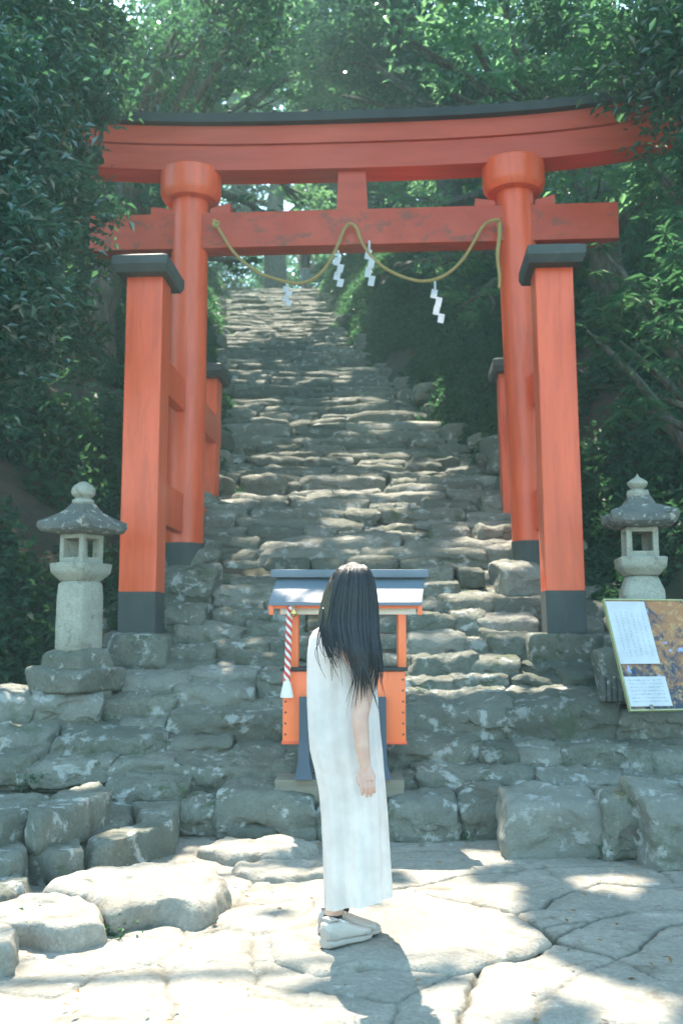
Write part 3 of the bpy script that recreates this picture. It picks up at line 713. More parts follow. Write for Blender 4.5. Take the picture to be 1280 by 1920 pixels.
# post footing blocks
for a, b, t, f in ((190, 316, 1188, 1252), (990, 1136, 1185, 1242)):
    D = 8.30; p0, p1 = W(a, t, D), W(b, f, D)
    V, Fc = stone_geo(p0.x, p1.x, D, D + .72, p1.z - .08, p0.z, n=16, k=12, amp=.02, seed=int(a))
    put(bpy.data.objects.new('footing_block', np_mesh('footing_block', V, Fc, M_stone)), stairs)
for xx, yy, q in ((tl(345, 1050)[0], 0, 1), (tl(1000, 1050)[0], 0, 1), (tl(380, 1050, YR)[0], YR, 1), (tl(965, 1050, YR)[0], YR, 1)):
    p = Vector((TX, TY, 0)) + u_ * xx + n_ * yy; zt3 = TZ - .12 + (0 if yy == 0 else .42)
    V, Fc = stone_geo(p.x - .42, p.x + .42, p.y - .38, p.y + .38, zt3 - .45, zt3 + .02, n=16, k=5, amp=.035, seed=int(xx * 10) + 77)
    put(bpy.data.objects.new('footing_block', np_mesh('footing_block', V, Fc, M_stone)), stairs)

# ------------------------------------------------------------------ straw rope with paper streamers
def torP(px, py, yl):
    x, z = tl(px, py, yl); return Vector((TX, TY, TZ)) + u_ * x + n_ * yl + Vector((0, 0, z))
rp = [(400, 412), (412, 432), (440, 475), (480, 508), (520, 524), (560, 531), (590, 521), (615, 495), (632, 462), (645, 430), (656, 420), (668, 428), (680, 458), (705, 490), (740, 513), (780, 526), (810, 525), (840, 512), (868, 485), (890, 450), (905, 424), (920, 414), (936, 412)]
RC = [torP(a, b, -.20 if i not in (21, 22) else -.26) for i, (a, b) in enumerate(rp)]
def smooth_path(P, n):
    out = []
    for i in range(len(P) - 1):
        p0, p1, p2, p3 = P[max(i - 1, 0)], P[i], P[i + 1], P[min(i + 2, len(P) - 1)]
        for k in range(n):
            t = k / n; out.append(.5 * ((2 * p1) + (p2 - p0) * t + (2 * p0 - 5 * p1 + 4 * p2 - p3) * t * t + (3 * p1 - p0 - 3 * p2 + p3) * t ** 3))
    out.append(P[-1]); return out
rope = thing('sacred_rope', 'twisted straw rope draped in two loops under the gate tie beam', 'rope', torP(656, 420, -.2))
def twisted(g, path, rad, strands=3, pitch=.11, srad=None):
    """helical strands round a path"""
    L = 0; srad = srad or rad * .62
    lens = [0]
    for a, b in zip(path, path[1:]): L += (b - a).length; lens.append(L)
    for s in range(strands):
        pts = []
        for i, p in enumerate(path):
            t = (path[min(i + 1, len(path) - 1)] - path[max(i - 1, 0)]).normalized()
            u = t.cross(Vector((0, 1, .01))).normalized(); w = t.cross(u); a = 2 * math.pi * (lens[i] / pitch + s / strands)
            pts.append(p + (u * math.cos(a) + w * math.sin(a)) * rad * .55)
        g.tube(pts, srad, 6)
g = G(); twisted(g, smooth_path(RC, 14), .016, 3, .12)
g.obj('rope_length', M_rope, rope)
g = G(); path = []
for i in range(90):                                                   # turns round the right pillar
    a = i / 90 * 2 * math.pi * 3; path.append(torP(966, 425, 0) + (u_ * math.cos(a) + n_ * math.sin(a)) * .232 + Vector((0, 0, -.05 - .03 * i / 30)))
g.bm.free(); g = G()
path = [torP(934, 414 + 14 * i, -.22) + Vector((.012 * math.sin(i), 0, 0)) for i in range(10)]
g.tube(path, [.026 - .0012 * i for i in range(10)], 6); g.obj('rope_tail', M_rope, rope); g = G()
g.tube([torP(405, 420, -.21) + Vector((.03 * math.cos(a), 0, .03 * math.sin(a))) for a in np.linspace(0, 6.3, 14)], .014, 6)
g.obj('rope_knot', M_rope, rope)
SH = [(538, 528, 572, 'on the left loop, leftmost and faintest', -4), (634, 470, 536, 'just left of the rope peak', 0), (692, 452, 534, 'just right of the rope peak', 0), (815, 528, 603, 'hanging lowest on the right loop', 8)]
for px, y0, y1, txt, tw in SH:
    p = torP(px, y0, -.20); q = torP(px, y1, -.20); h = p.z - q.z; 
    r_ = thing('paper_streamer', 'white zigzag paper streamer ' + txt, 'streamer', p, R(tw), group='paper streamers on the rope')
    g = G(); w = .085; n = 4; st_h = h * .82 / n; s = 1
    sk = .5 if px != 815 else .5
    for k in range(n):
        xo = (.022 if k % 2 else -.012) + (.012 * k if px == 815 else 0); yo = -.012 * (k % 2)
        z1 = -h * .18 - k * st_h; z0 = z1 - st_h * 1.12
        v = [Vector((xo - w / 2 + .02, yo, z1)), Vector((xo + w / 2, yo, z1 - .012)), Vector((xo + w / 2 - .022, yo - .006, z0 - .012)), Vector((xo - w / 2, yo - .006, z0))]
        g.add([a for a in v] + [a + Vector((0, .0012, 0)) for a in v], [(0, 1, 2, 3), (7, 6, 5, 4), (0, 4, 5, 1), (1, 5, 6, 2), (2, 6, 7, 3), (3, 7, 4, 0)])
    g.box((0, 0, -h * .09), (.022, .003, h * .2))
    g.obj('paper', M_paper, r_, True, smooth=False)

# ------------------------------------------------------------------ stone lanterns
def lantern(name, label, x, y, zb, ztop, rz, kind):
    r_ = thing(name, label, 'stone lantern', (x, y, zb), R(rz), group='stone lanterns beside the gate')
    h = ztop - zb
    def sq(w, z, d=None, ch=.1, bulge=0):
        w = w * q_; d = w; c = w * ch
        return [Vector(p) for p in ((-w + c, -d, z), (w - c, -d, z), (w, -d + c, z), (w, d - c, z), (w - c, d, z), (-w + c, d, z), (-w, d - c, z), (-w, -d + c, z))]
    S = h / 1.40; q_ = .80
    def noisy(o, a=.006):
        for v in o.data.vertices:
            n = fbm(np.array([[*(v.co * 9)]]), 3, 5)[0]; v.co += v.normal * float(n) * a
    def sub(g, name, mat, a=.006, cuts=2, sharp=50):
        bmesh.ops.subdivide_edges(g.bm, edges=g.bm.edges[:], cuts=cuts, use_grid_fill=True)
        o = g.obj(name, mat, r_, True, sharp=sharp); noisy(o, a); return o
    # shaft
    if kind == 0:
        g = G().loft([sq(.165 * S, 0, ch=.16), sq(.178 * S, .03 * S, ch=.16), sq(.180 * S, .2 * S, ch=.16), sq(.176 * S, .45 * S, ch=.16), sq(.168 * S, .545 * S, ch=.18), sq(.14 * S, .575 * S, ch=.2)])
    else:
        g = G().loft([sq(.235 * S, 0, ch=.2), sq(.225 * S, .15 * S, ch=.2), sq(.205 * S, .32 * S, ch=.22), sq(.195 * S, .45 * S, ch=.25), sq(.15 * S, .55 * S, ch=.3), sq(.12 * S, .575 * S, ch=.3)])
    sub(g, 'shaft', M_granite)
    # middle platform
    z = .572 * S
    g = G().loft([sq(.15 * S, z, ch=.08), sq(.215 * S, z + .065 * S, ch=.05), sq(.225 * S, z + .135 * S, ch=.05), sq(.21 * S, z + .145 * S, ch=.05)])
    sub(g, 'platform', M_granite)
    # fire box: four corner piers and rails, open windows
    z0 = z + .145 * S; hb = .235 * S; wb = .155 * S * q_; t = .043 * S
    g = G()
    for sx in (-1, 1):
        for sy in (-1, 1): g.box((sx * (wb - t / 2), sy * (wb - t / 2), z0 + hb / 2), (t, t, hb), .006)
    for sy in (-1, 1):
        zz = z0 + .022 * S
        g.box((0, sy * (wb - t / 2), zz + .002), (2 * wb - 2 * t + .004, t - .004, .044 * S), .003); g.box((0, sy * (wb - t / 2), z0 + hb - .018 * S), (2 * wb - 2 * t + .004, t - .004, .034 * S), .003)
        g.box((sy * (wb - t / 2), 0, zz + .002), (t - .004, 2 * wb - 2 * t + .004, .044 * S), .003); g.box((sy * (wb - t / 2), 0, z0 + hb - .018 * S), (t - .004, 2 * wb - 2 * t + .004, .034 * S), .003)
    # back wall with a smaller window
    for sx in (-1, 1): g.box((sx * .062 * S, wb - t * .5, z0 + hb / 2), (.05 * S, t * .6, hb - .08 * S), .003)
    # side walls
    for sx in ((-1, 1) if kind else (-1,)): g.box((sx * (wb - t * .6), 0, z0 + hb / 2), (t * .5, 2 * wb - 2 * t + .01, hb - .09 * S), .003)
    g.obj('fire_box', M_granite, r_, True)
    # roof with lifted corners
    zr = z0 + hb; n = 48
    def rad(a, e):
        c = max(abs(math.cos(a)), abs(math.sin(a))); return (1 / c) ** e
    rings = []
    wr = .268 * S
    prof = [(.14 * S, 0, 0), (wr * .9, .015 * S, .3), (wr, .04 * S, 1.0), (wr * .985, .085 * S, 1.0), (wr * .72, .135 * S, .45), (wr * .45, .19 * S, .12), (.085 * S, .245 * S, 0), (.075 * S, .26 * S, 0)]
    for r0, dz, lift in prof:
        ring = []
        for k in range(n):
            a = 2 * math.pi * k / n; q = rad(a, .92); cor = (q - 1) / .38
            ring.append(Vector((r0 * q * math.cos(a), r0 * q * math.sin(a), zr + dz + lift * (.045 if kind else .025) * S * cor ** 2)))
        rings.append(ring)
    o = G().loft(rings).obj('roof', M_weather, r_, True, sharp=45); noisy(o, .014)
    # finial
    zf = zr + .255 * S
    if kind == 0:
        pr = [(.10, 0), (.112, .02), (.105, .045), (.085, .055), (.075, .065), (.115, .10), (.122, .135), (.112, .17), (.085, .20), (.05, .225), (.02, .24), (.005, .243)]
    else:
        pr = [(.105, 0), (.11, .04), (.10, .06), (.105, .075), (.075, .085), (.055, .095), (.08, .115), (.098, .15), (.095, .175), (.06, .205), (.03, .225), (.012, .25), (.003, .275)]
    sc = (h - zf) / pr[-1][1]
    G().lathe([(a * S * .82, zf + b * sc) for a, b in pr], n=28).obj('finial', M_granite, r_, True)
    return r_
DL = 7.75
zb = W(146, 1222, DL).z; zt = W(146, 899, DL).z
p = W(141, 1222, DL)
L1 = lantern('stone_lantern', 'stone lantern with round ball finial at left, beside the red post', p.x, DL + .1, zb, zt, -28, 0)
# its plinth
for (a, b, t, f), mt, dd in (((70, 196, 1222, 1254), M_stone, .36), ((42, 214, 1255, 1298), M_stone, .46)):
    pa, pb = W(a, t, DL - .12), W(b, f, DL - .12); w = (pb.x - pa.x) / 2 * .80; cxx = (pa.x + pb.x) / 2
    V, Fc = stone_geo(-w, w, -w * .95, w * .95, pb.z - .01 - zb, pa.z + .02 - zb, n=16, k=16, amp=.012, seed=int(a))
    o = put(bpy.data.objects.new('plinth', np_mesh('plinth', V, Fc, mt)), L1, True); o.location = (cxx - p.x, 0, 0)
p2 = W(1209, 1215, DL)
zt2_ = W(1203, 886, DL).z
L2 = lantern('stone_lantern', 'stone lantern with pointed onion finial at right, behind the photo board', p2.x, DL + .05, W(1209, 1215, DL).z, zt2_, -6, 1)
V, Fc = stone_geo(-.36, .36, -.34, .34, -.42, 0.01, n=16, k=9, amp=.02, seed=5)
put(bpy.data.objects.new('plinth', np_mesh('plinth', V, Fc, M_stone)), L2, True)

# ------------------------------------------------------------------ offering box with little roof
DB = 6.80
def bx(px): return W(px, 1300, DB).x
box = thing('offering_box', 'small vermilion offering box under a grey sheet roof, behind the woman on the first step', 'offering box', (bx(640), DB, .2))
def zz(py, D=DB): return W(640, py, D).z
x0, x1 = bx(533), bx(757); ya, yb = 6.62, 7.0
g = G().box(((x0 + x1) / 2, (ya + yb) / 2, (zz(1257) + zz(1385)) / 2), (x1 - x0, yb - ya, zz(1257) - zz(1385)), .008)
chest = g.obj('chest', M_shrineo, box)
for xx in (x0 + .018, x1 - .018):
    for k in range(6): G().ball((xx, ya - .002, zz(1272) - k * (zz(1272) - zz(1372)) / 5), .0065, 8).obj('nail', M_black, chest)
G().box(((x0 + x1) / 2, (ya + yb) / 2, zz(1253)), (x1 - x0 + .03, yb - ya + .03, .024), .004).obj('chest_lid', M_roof, box)
G().box(((x0 + x1) / 2, (ya + yb) / 2, zz(1387)), (x1 - x0 + .012, yb - ya + .012, .022), .004).obj('chest_rim', M_verm, box)
for s, px in ((-1, 572), (1, 712)):
    xc = bx(px)
    secs = []
    for z, w, d in ((zz(1303), .030, .03), (zz(1380), .031, .03), (zz(1425), .038, .035), (zz(1452), .060, .055)):
        secs.append([Vector((xc + a * w - s * (-.012) * 0, ya - .02 + b * d, z)) for a, b in ((-1, -1), (1, -1), (1, 1), (-1, 1))])
    G().loft(secs).obj('leg', M_blue, box)
    xc2 = xc; secs = [[v + Vector((0, .33, 0)) for v in r] for r in secs]; G().loft(secs).obj('leg', M_blue, box)
zb0 = .19
for s, (a, b) in ((-1, (520, 600)), (1, (690, 753))):
    pass
G().box(((bx(520) + bx(753)) / 2, 6.80, (zb0 + zz(1455)) / 2), (bx(753) - bx(520), .36, zz(1455) - zb0), .006).obj('timber_base', M_wood, box)
for px in (552.5, 752.5):
    for yy in (6.70, 6.94): G().box((bx(px), yy, (zz(1252) + zz(1136)) / 2), (.052 if yy < 6.8 else .045, .045, zz(1136) - zz(1252)), .005).obj('roof_post', M_shrineo, box)
zE = W(640, 1129, 6.56).z; zR = W(640, 1083, 6.82).z
xe0, xe1 = W(504, 1127, 6.56).x, W(790, 1127, 6.56).x; xt0, xt1 = W(520, 1083, 6.82).x, W(790, 1083, 6.82).x
g = G()
for sg in (-1, 1):
    yE = 6.82 + sg * .27
    v = [Vector((xe0, yE, zE)), Vector((xe1, yE, zE)), Vector((xt1 + .02, 6.82, zR)), Vector((xt0 - .0, 6.82, zR))]
    v2 = [a - Vector((0, 0, .022)) for a in v]
    g.add(v + v2, [(0, 1, 2, 3), (7, 6, 5, 4), (0, 4, 5, 1), (1, 5, 6, 2), (3, 7, 4, 0)])
rf = g.obj('small_roof', M_copper, box, smooth=False)
g = G().box(((W(508, 1074, 6.82).x + W(802, 1074, 6.82).x) / 2, 6.82, zR + .025), (W(802, 1074, 6.82).x - W(508, 1074, 6.82).x, .11, .055), .01)
g.obj('ridge_board', M_copper, rf)
G().box(((xe0 + xe1) / 2, 6.60, zE - .030), (xe1 - xe0 + .01, .03, .022), .003).obj('eave_board', M_shrineo, box)
G().box(((xe0 + xe1) / 2 + .02, 6.69, zE - .055), (xe1 - xe0 - .10, .03, .045), .003).obj('cream_board', M_cream, box)
for xx in (xe0 + .015, xe1 - .01): G().box((xx, 6.585, zE - .045), (.03, .03, .075), .004).obj('bracket', M_shrineo, box)
for yy in (6.70, 6.94): G().box(((xe0 + xe1) / 2, yy, zE - .06 + .0), (.88, .04, .03), .003).obj('purlin', M_shrineo, box)
# bell and its cord
bell = thing('bell_rope', 'red and white twisted bell rope with pale tassel hanging from the small roof', 'bell rope', (W(540, 1140, 6.58).x, 6.55, zz(1136, 6.55)))
top = W(543, 1138, 6.56); bot = W(538, 1276, 6.56)
for si, mt in ((0, M_red), (1, M_white)):
    g = G()
    for ph in (0, .5) if si == 0 else (.25, .75):
        pts = []
        for i in range(90):
            t = i / 89; p = top.lerp(bot, t); a = 2 * math.pi * (t * 4.6 + ph); pts.append(p + Vector((math.cos(a), math.sin(a), 0)) * .009)
        g.tube(pts, .0125, 8)
    g.obj('cord_red' if si == 0 else 'cord_white', mt, bell)
g = G(); q = W(538, 1277, 6.56); e = W(538, 1308, 6.56)
g.lathe([(.012, e.z), (.043, e.z + .001), (.038, e.z + .03), (.030, e.z + .07), (.022, e.z + .10), (.012, q.z + .006)][1:], (q.x, q.y), 24, fn=lambda a: 1 + .05 * math.sin(a * 12))
g.obj('tassel', M_white, bell)
q = W(551, 1150, 6.53)
bl = thing('bell', 'small round brass bell hanging at the top of the striped cord', 'bell', q)
G().ball(q, .024, 20).obj('bell_body', M_gold, bl)
G().box(q - Vector((0, .0225, .006)), (.026, .006, .004)).obj('slit', M_black, bl)
G().tube([q + Vector((0, 0, .02)), q + Vector((-.006, .03, .06))], .004, 6).obj('hanging_loop', M_gold, bl)

# ------------------------------------------------------------------ photo board leaning on the step at right
bd = thing('photo_board', 'yellow edged photo board with two white handwritten papers leaning on the step', 'notice board', (W(1230, 1330, 7.0).x, 7.0, W(1230, 1332, 7.0).z))
a_ = R(12); b_ = R(24)
A = W(1182, 1331, 6.95); ux = Vector((math.cos(a_), math.sin(a_), 0)); nn = Vector((math.sin(a_), -math.cos(a_), 0)); vz = Vector((-nn.x * math.sin(b_), -nn.y * math.sin(b_), math.cos(b_)))
nf = ux.cross(vz)
HB = .86; WB = .62
def bp(u, v, o=0.0): return A + ux * u + vz * v + nf * o
def panel(g, u0, v0, u1, v1, o0, o1):
    v = [bp(u0, v0, o0), bp(u1, v0, o0), bp(u1, v1, o0), bp(u0, v1, o0), bp(u0, v0, o1), bp(u1, v0, o1), bp(u1, v1, o1), bp(u0, v1, o1)]
    g.add(v, [(0, 1, 2, 3), (7, 6, 5, 4), (0, 4, 5, 1), (1, 5, 6, 2), (2, 6, 7, 3), (3, 7, 4, 0)])
# height that reaches the top edge seen in the photo
def vtop():
    best = 0
    for i in range(400):
        v = .5 + i * .002; p = bp(0, v); d = p - Vector((0, 0, CAMH)); yc = d.y * ct + d.z * st; py = 960 - F * (-d.y * st + d.z * ct) / yc
        if py <= 1126: return v
    return .8
HB = vtop()
def photo_mat():
    m, nt, b = new_mat('autumn photograph print'); tc = N(nt, 'ShaderNodeTexCoord').outputs['Object']
    n1 = noise(nt, tc, 6, 8, .7, .8); n2 = noise(nt, tc, 22, 7, .75, .5)
    sp_ = N(nt, 'ShaderNodeSeparateXYZ'); nt.links.new(tc, sp_.inputs[0]); n1 = math_(nt, 'ADD', n1, math_(nt, 'MULTIPLY', ramp(nt, sp_.outputs[2], .75, 1.3), .16))
    c = mixc(nt, ramp(nt, n1, .52, .68), (.018, .03, .06), (.36, .15, .05))
    c = mixc(nt, ramp(nt, n2, .48, .68), c, (.50, .31, .13))
    c = mixc(nt, ramp(nt, noise(nt, tc, 7, 3), .64, .70), c, (.28, .36, .60))
    nt.links.new(c, b.inputs['Base Color']); b.inputs['Roughness'].default_value = .35; return m
g = G(); panel(g, 0, 0, WB, HB, -.02, 0); g.obj('board', photo_mat(), bd, smooth=False)
g = G(); e = .010
panel(g, -e, -e, WB, 0, -.024, .008); panel(g, -e, HB, WB, HB + e, -.024, .008); panel(g, -e, 0, 0, HB, -.024, .008); panel(g, WB, -e, WB + e, HB + e, -.024, .008)
g.obj('board_frame', M_frame, bd, smooth=False)
v1 = HB * .985; v0 = HB * .40
g = G(); panel(g, .0, v0, .305, v1, .009, .011); up_ = g.obj('paper', M_paper, bd, smooth=False)
g = G(); panel(g, .0, .02, .315, HB * .285, .009, .011); lo_ = g.obj('paper', M_paper, bd, smooth=False)
r2 = random.Random(4)
g = G()
for c in range(6):                                                      # columns of upright handwriting
    uu = .265 - c * .042; v = v1 - .09 - .02 * r2.random()
    while v > v0 + .05 + .05 * r2.random() * (c == 5):
        for k in range(3):
            du, dv = r2.uniform(-.007, .005), r2.uniform(-.006, .006)
            if r2.random() < .55: panel(g, uu + du - .004, v + dv, uu + du + .005, v + dv + .0016, .0112, .0116)
            else: panel(g, uu + du, v + dv - .004, uu + du + .0016, v + dv + .005, .0112, .0116)
        v -= .021
g.obj('handwriting', M_ink, up_, smooth=False)
g = G()
for l in range(7):
    v = HB * .285 - .028 - l * .026; uu = .03
    while uu < .285:
        w = r2.uniform(.004, .012); panel(g, uu, v + r2.uniform(-.002, .002), uu + w, v + r2.uniform(.002, .005), .0112, .0116); uu += w + r2.uniform(.003, .008)
g.obj('handwriting', M_ink, lo_, smooth=False)
g = G(); panel(g, .14, -.004, .165, .03, .011, .016); g.obj('clip', M_wood, bd, smooth=False)
G().tube([bp(.45, .7, -.03), Vector((bp(.45, 0).x + .05, 7.75, A.z + .15))], .012, 8).obj('prop', M_wood, bd)
# ribbed concrete block behind it
rb = thing('ribbed_block', 'short ribbed concrete block standing left of the photo board', 'concrete block', (W(1150, 1312, 7.3).x, 7.3, W(1150, 1314, 7.3).z))
g = G(); pa, pb = W(1126, 1268, 7.3), W(1180, 1316, 7.3)
for k in range(5):
    w = (pb.x - pa.x) / 5; g.box((pa.x + (k + .5) * w, 7.38, (pa.z + pb.z) / 2), (w * .9, .13, pa.z - pb.z), .012)
g.box(((pa.x + pb.x) / 2, 7.40, (pa.z + pb.z) / 2), (pb.x - pa.x - .01, .11, pa.z - pb.z - .012), .004)
g.obj('ribbed_slab', M_weather, rb)

# ------------------------------------------------------------------ the woman
DP = 4.36
def wp(px, py, D=DP): return W(px, py, D)
per = thing('person', 'long haired woman in a sleeveless white dress and pale sneakers, seen from behind', 'person', (wp(655, 1770).x, DP, .03))
Fd = Vector((.77, .64, 0)); Rd = Vector((.64, -.77, 0))
g = G()
hc = wp(662, 1112) ; hc = Vector((hc.x, DP, hc.z))
g.ball(hc, .1, 24, (.82, .92, 1.12))                                    # skull
g.ball(hc + Fd * .03 + Vector((0, 0, -.055)), .07, 20, (.85, .9, 1.0))   # jaw
g.ball(hc + Fd * .105 + Vector((0, 0, -.03)), .014, 10, (1, 1, 1.5)); g.tube([hc + Fd * .09 + Vector((0, 0, .01)), hc + Fd * .112 + Vector((0, 0, -.035))], [.008, .013], 8)
for s in (-1, 1):
    g.ball(hc + Rd * s * .085 + Vector((0, 0, -.015)), .03, 12, (.45, .7, 1))   # ears
    g.tube([hc + Fd * .094 + Rd * s * .015 + Vector((0, 0, .016)), hc + Fd * .086 + Rd * s * .045 + Vector((0, 0, .018))], .0035, 8)   # brows
g.tube([hc + Fd * .094 - Rd * .02 + Vector((0, 0, -.068)), hc + Fd * .1 + Vector((0, 0, -.066)), hc + Fd * .094 + Rd * .02 + Vector((0, 0, -.068))], .007, 8)
nk = hc + Vector((0, 0, -.09)) - Fd * .02
sh = Vector((wp(640, 1200).x, DP, wp(640, 1200).z))
g.tube([nk, nk + Vector((0, 0, -.09)), sh + Vector((0, 0, .02))], [.055, .052, .07], 16)
pel = Vector((wp(645, 1420).x, DP, wp(645, 1420).z))
# torso: stacked ellipses turned to the body's heading
def ellr(c, a, b, n=24): return [c + Rd * a * math.cos(2 * math.pi * k / n) + Fd * b * math.sin(2 * math.pi * k / n) for k in range(n)]
tr = []
for t, a, b in ((0, .05, .05), (.04, .125, .06), (.12, .13, .075), (.3, .115, .075), (.5, .10, .07), (.7, .11, .08), (.9, .12, .085), (1.05, .11, .08), (1.12, .06, .06)):
    tr.append(ellr(sh.lerp(pel, t) + Vector((0, 0, .03)), a, b))
g.loft(tr)
# right arm, hanging
arm = [(686, 1203, 4.30), (690, 1230, 4.245), (684, 1290, 4.19), (675, 1345, 4.165), (679, 1400, 4.15), (684, 1432, 4.15)]
arm.append((687, 1452, 4.143)); ra = [.040, .043, .040, .034, .030, .0235, .015]
g.tube([W(*a) for a in arm], ra, 20)
wr = W(*arm[-2])
# hand: palm and five fingers
kn = W(689, 1466, 4.135)
up_h = (wr - kn).normalized()
g.tube([wr + up_h * .02, wr, wr.lerp(kn, .35), wr.lerp(kn, .75), kn], [.021, .022, .031, .037, .033], 16, flat=(Vector((.25, 1, 0)).normalized(), .40))
side = Vector((1, -.15, 0)).normalized()
for k, (off, ln, rr) in enumerate(((-.030, .066, .0078), (-.0105, .074, .0080), (.0085, .070, .0078), (.0265, .056, .0070))):
    b0 = kn + side * off + up_h * .012; dn = -up_h
    c1 = b0 + dn * ln * .48 + Vector((0, -.010, 0)) - side * off * .12; c2 = c1 + (dn * .92 + Vector((-.05, .35, 0))).normalized() * ln * .32; c3 = c2 + (dn * .7 + Vector((-.1, .7, 0))).normalized() * ln * .24
    g.tube([b0, b0.lerp(c1, .5), c1, c2, c3], [rr, rr, rr * .96, rr * .9, rr * .75], 10)
th0 = wr.lerp(kn, .35) - side * .022
g.tube([th0, th0 - side * .014 - up_h * .028, th0 - side * .012 - up_h * .052 + Vector((0, -.006, 0)), th0 - side * .004 - up_h * .068], [.011, .0115, .010, .008], 10)
# left arm, in front of the body and out of sight
la = sh - Rd * .165
g.tube([sh - Rd * .08 + Vector((0, 0, .02)), la + Rd * .02 + Vector((0, 0, .012)), la + Vector((0, 0, -.04)), la + Vector((.01, .02, -.25)), la + Fd * .06 + Vector((0, 0, -.46))], [.03, .036, .040, .034, .022], 16)
lh = la + Fd * .06 + Vector((0, 0, -.46))
g.tube([lh, lh + Fd * .01 + Vector((0, 0, -.08))], [.026, .032], 12, flat=(Rd, .5))
for k in range(4):
    b0 = lh + Fd * (-.02 + k * .015) + Vector((0, 0, -.075)); g.tube([b0, b0 + Vector((0, 0, -.04)), b0 + Vector((0, 0, -.065)) + Rd * .012], [.008, .008, .006], 8)
b0 = lh + Fd * .025 + Vector((0, 0, -.03)); g.tube([b0, b0 + Fd * .02 + Vector((0, 0, -.035))], [.011, .009], 8)
# legs
ank_n = W(624, 1730, 4.33); ank_f = W(638, 1712, 4.50)
for s, an in ((1, ank_n), (-1, ank_f)):
    hip = pel + Rd * s * .06; kne = hip.lerp(an, .5) + Fd * .01
    g.tube([hip + Vector((0, 0, .04)), hip, hip.lerp(kne, .5), kne, kne.lerp(an, .3), kne.lerp(an, .65), an + Vector((0, 0, .03)), an + Vector((0, 0, -.03))], [.05, .064, .056, .047, .047, .042, .036, .034], 18)
body = g.obj('body', M_skin, per)
rm = body.modifiers.new('remesh', 'REMESH'); rm.mode = 'VOXEL'; rm.voxel_size = .0024; rm.use_smooth_shade = True
smd = body.modifiers.new('smooth', 'SMOOTH'); smd.iterations = 2; smd.factor = .5
for s in (-1, 1):
    G().ball(hc + Fd * .088 + Rd * s * .031 + Vector((0, 0, .002)), .010, 14, (1.2, 1, .8)).obj('eye', M_black, per)
G().tube([hc + Fd * .103 - Rd * .018 + Vector((0, 0, -.068)), hc + Fd * .1085 + Vector((0, 0, -.067)), hc + Fd * .103 + Rd * .018 + Vector((0, 0, -.068))], [.002, .005, .002], 8).obj('lips', M_red, per)
# dress
DR = [(1176, 597, 655, .055), (1183, 586, 676, .085), (1196, 578, 694, .10), (1225, 574, 702, .115), (1270, 573, 706, .12), (1320, 573, 708, .13), (1370, 575, 711, .14), (1405, 578, 714, .145), (1440, 588, 716, .145),
      (1480, 597, 720, .145), (1530, 602, 724, .15), (1590, 605, 727, .155), (1640, 607, 729, .16), (1686, 609, 731, .165)]
rings = []; nA = 128
for i, (py, a, b, dp) in enumerate(DR):
    pa, pb = wp(a, py), wp(b, py); c = (pa + pb) / 2; hw = (pb.x - pa.x) / 2 * .985; ring = []
    f = i / (len(DR) - 1)
    for k in range(nA):
        an = 2 * math.pi * k / nA; co, si = math.cos(an), math.sin(an)
        q = (abs(co) ** 2.4 + abs(si) ** 2.4) ** (-1 / 2.4)
        fold = .019 * f ** 1.1 * (math.sin(an * 5 + 1.2 + f) + .6 * math.sin(an * 9 + f * 3) + .35 * math.sin(an * 17 + 2)) + .003 * math.sin(an * 3 + f * 14)
        fold *= .35 + .65 * abs(si)
        z = c.z + (-.03 * f * (-co)) * (1 if i == len(DR) - 1 else 0) * 1.0
        if i == len(DR) - 1: z = c.z + .022 * co + .006 * math.sin(an * 3)
        ring.append(Vector((c.x + (hw * q + fold) * co, DP + .02 + (dp * q + fold) * si, z)))
    rings.append(ring)
# in-between rings for a smooth fall
fine = []
for a, b in zip(rings, rings[1:]):
    for t in (0, .25, .5, .75): fine.append([p.lerp(q, t) for p, q in zip(a, b)])
fine.append(rings[-1])
V = np.array([[*p] for r in fine for p in r]); nr = len(fine)
V = V + np.stack([fbm(V * np.array([9, 9, 2.2]), 3, 3) * .004, fbm(V * np.array([9, 9, 2.2]) + 5, 3, 4) * .004, V[:, 0] * 0], -1)
# crease lines that run down and across from the hip
cr = np.exp(-((V[:, 2] - (.78 + .35 * (V[:, 0] - .05))) / .015) ** 2) * .005 + np.exp(-((V[:, 2] - (.62 - .5 * (V[:, 0] - .03))) / .018) ** 2) * .005
V[:, 1] -= cr
i = (np.arange(nr - 1)[:, None] * nA + np.arange(nA)[None]); j = (np.arange(nr - 1)[:, None] * nA + (np.arange(nA)[None] + 1) % nA)
Fc = np.stack([i, j, j + nA, i + nA], -1).reshape(-1, 4)
dress = put(bpy.data.objects.new('dress', np_mesh('dress', V, Fc, M_dress)), per)
g = G(); g.add([Vector(v) for v in V[:nA]], [tuple(range(nA))])          # yoke over the shoulders
for s in (1,):
    g.tube([W(690, 1192, 4.30), W(680, 1184, 4.36), W(660, 1180, 4.38), W(640, 1178, 4.36), W(610, 1182, 4.36)], [.018, .024, .028, .028, .02], 12)
g.obj('yoke', M_dress, dress)
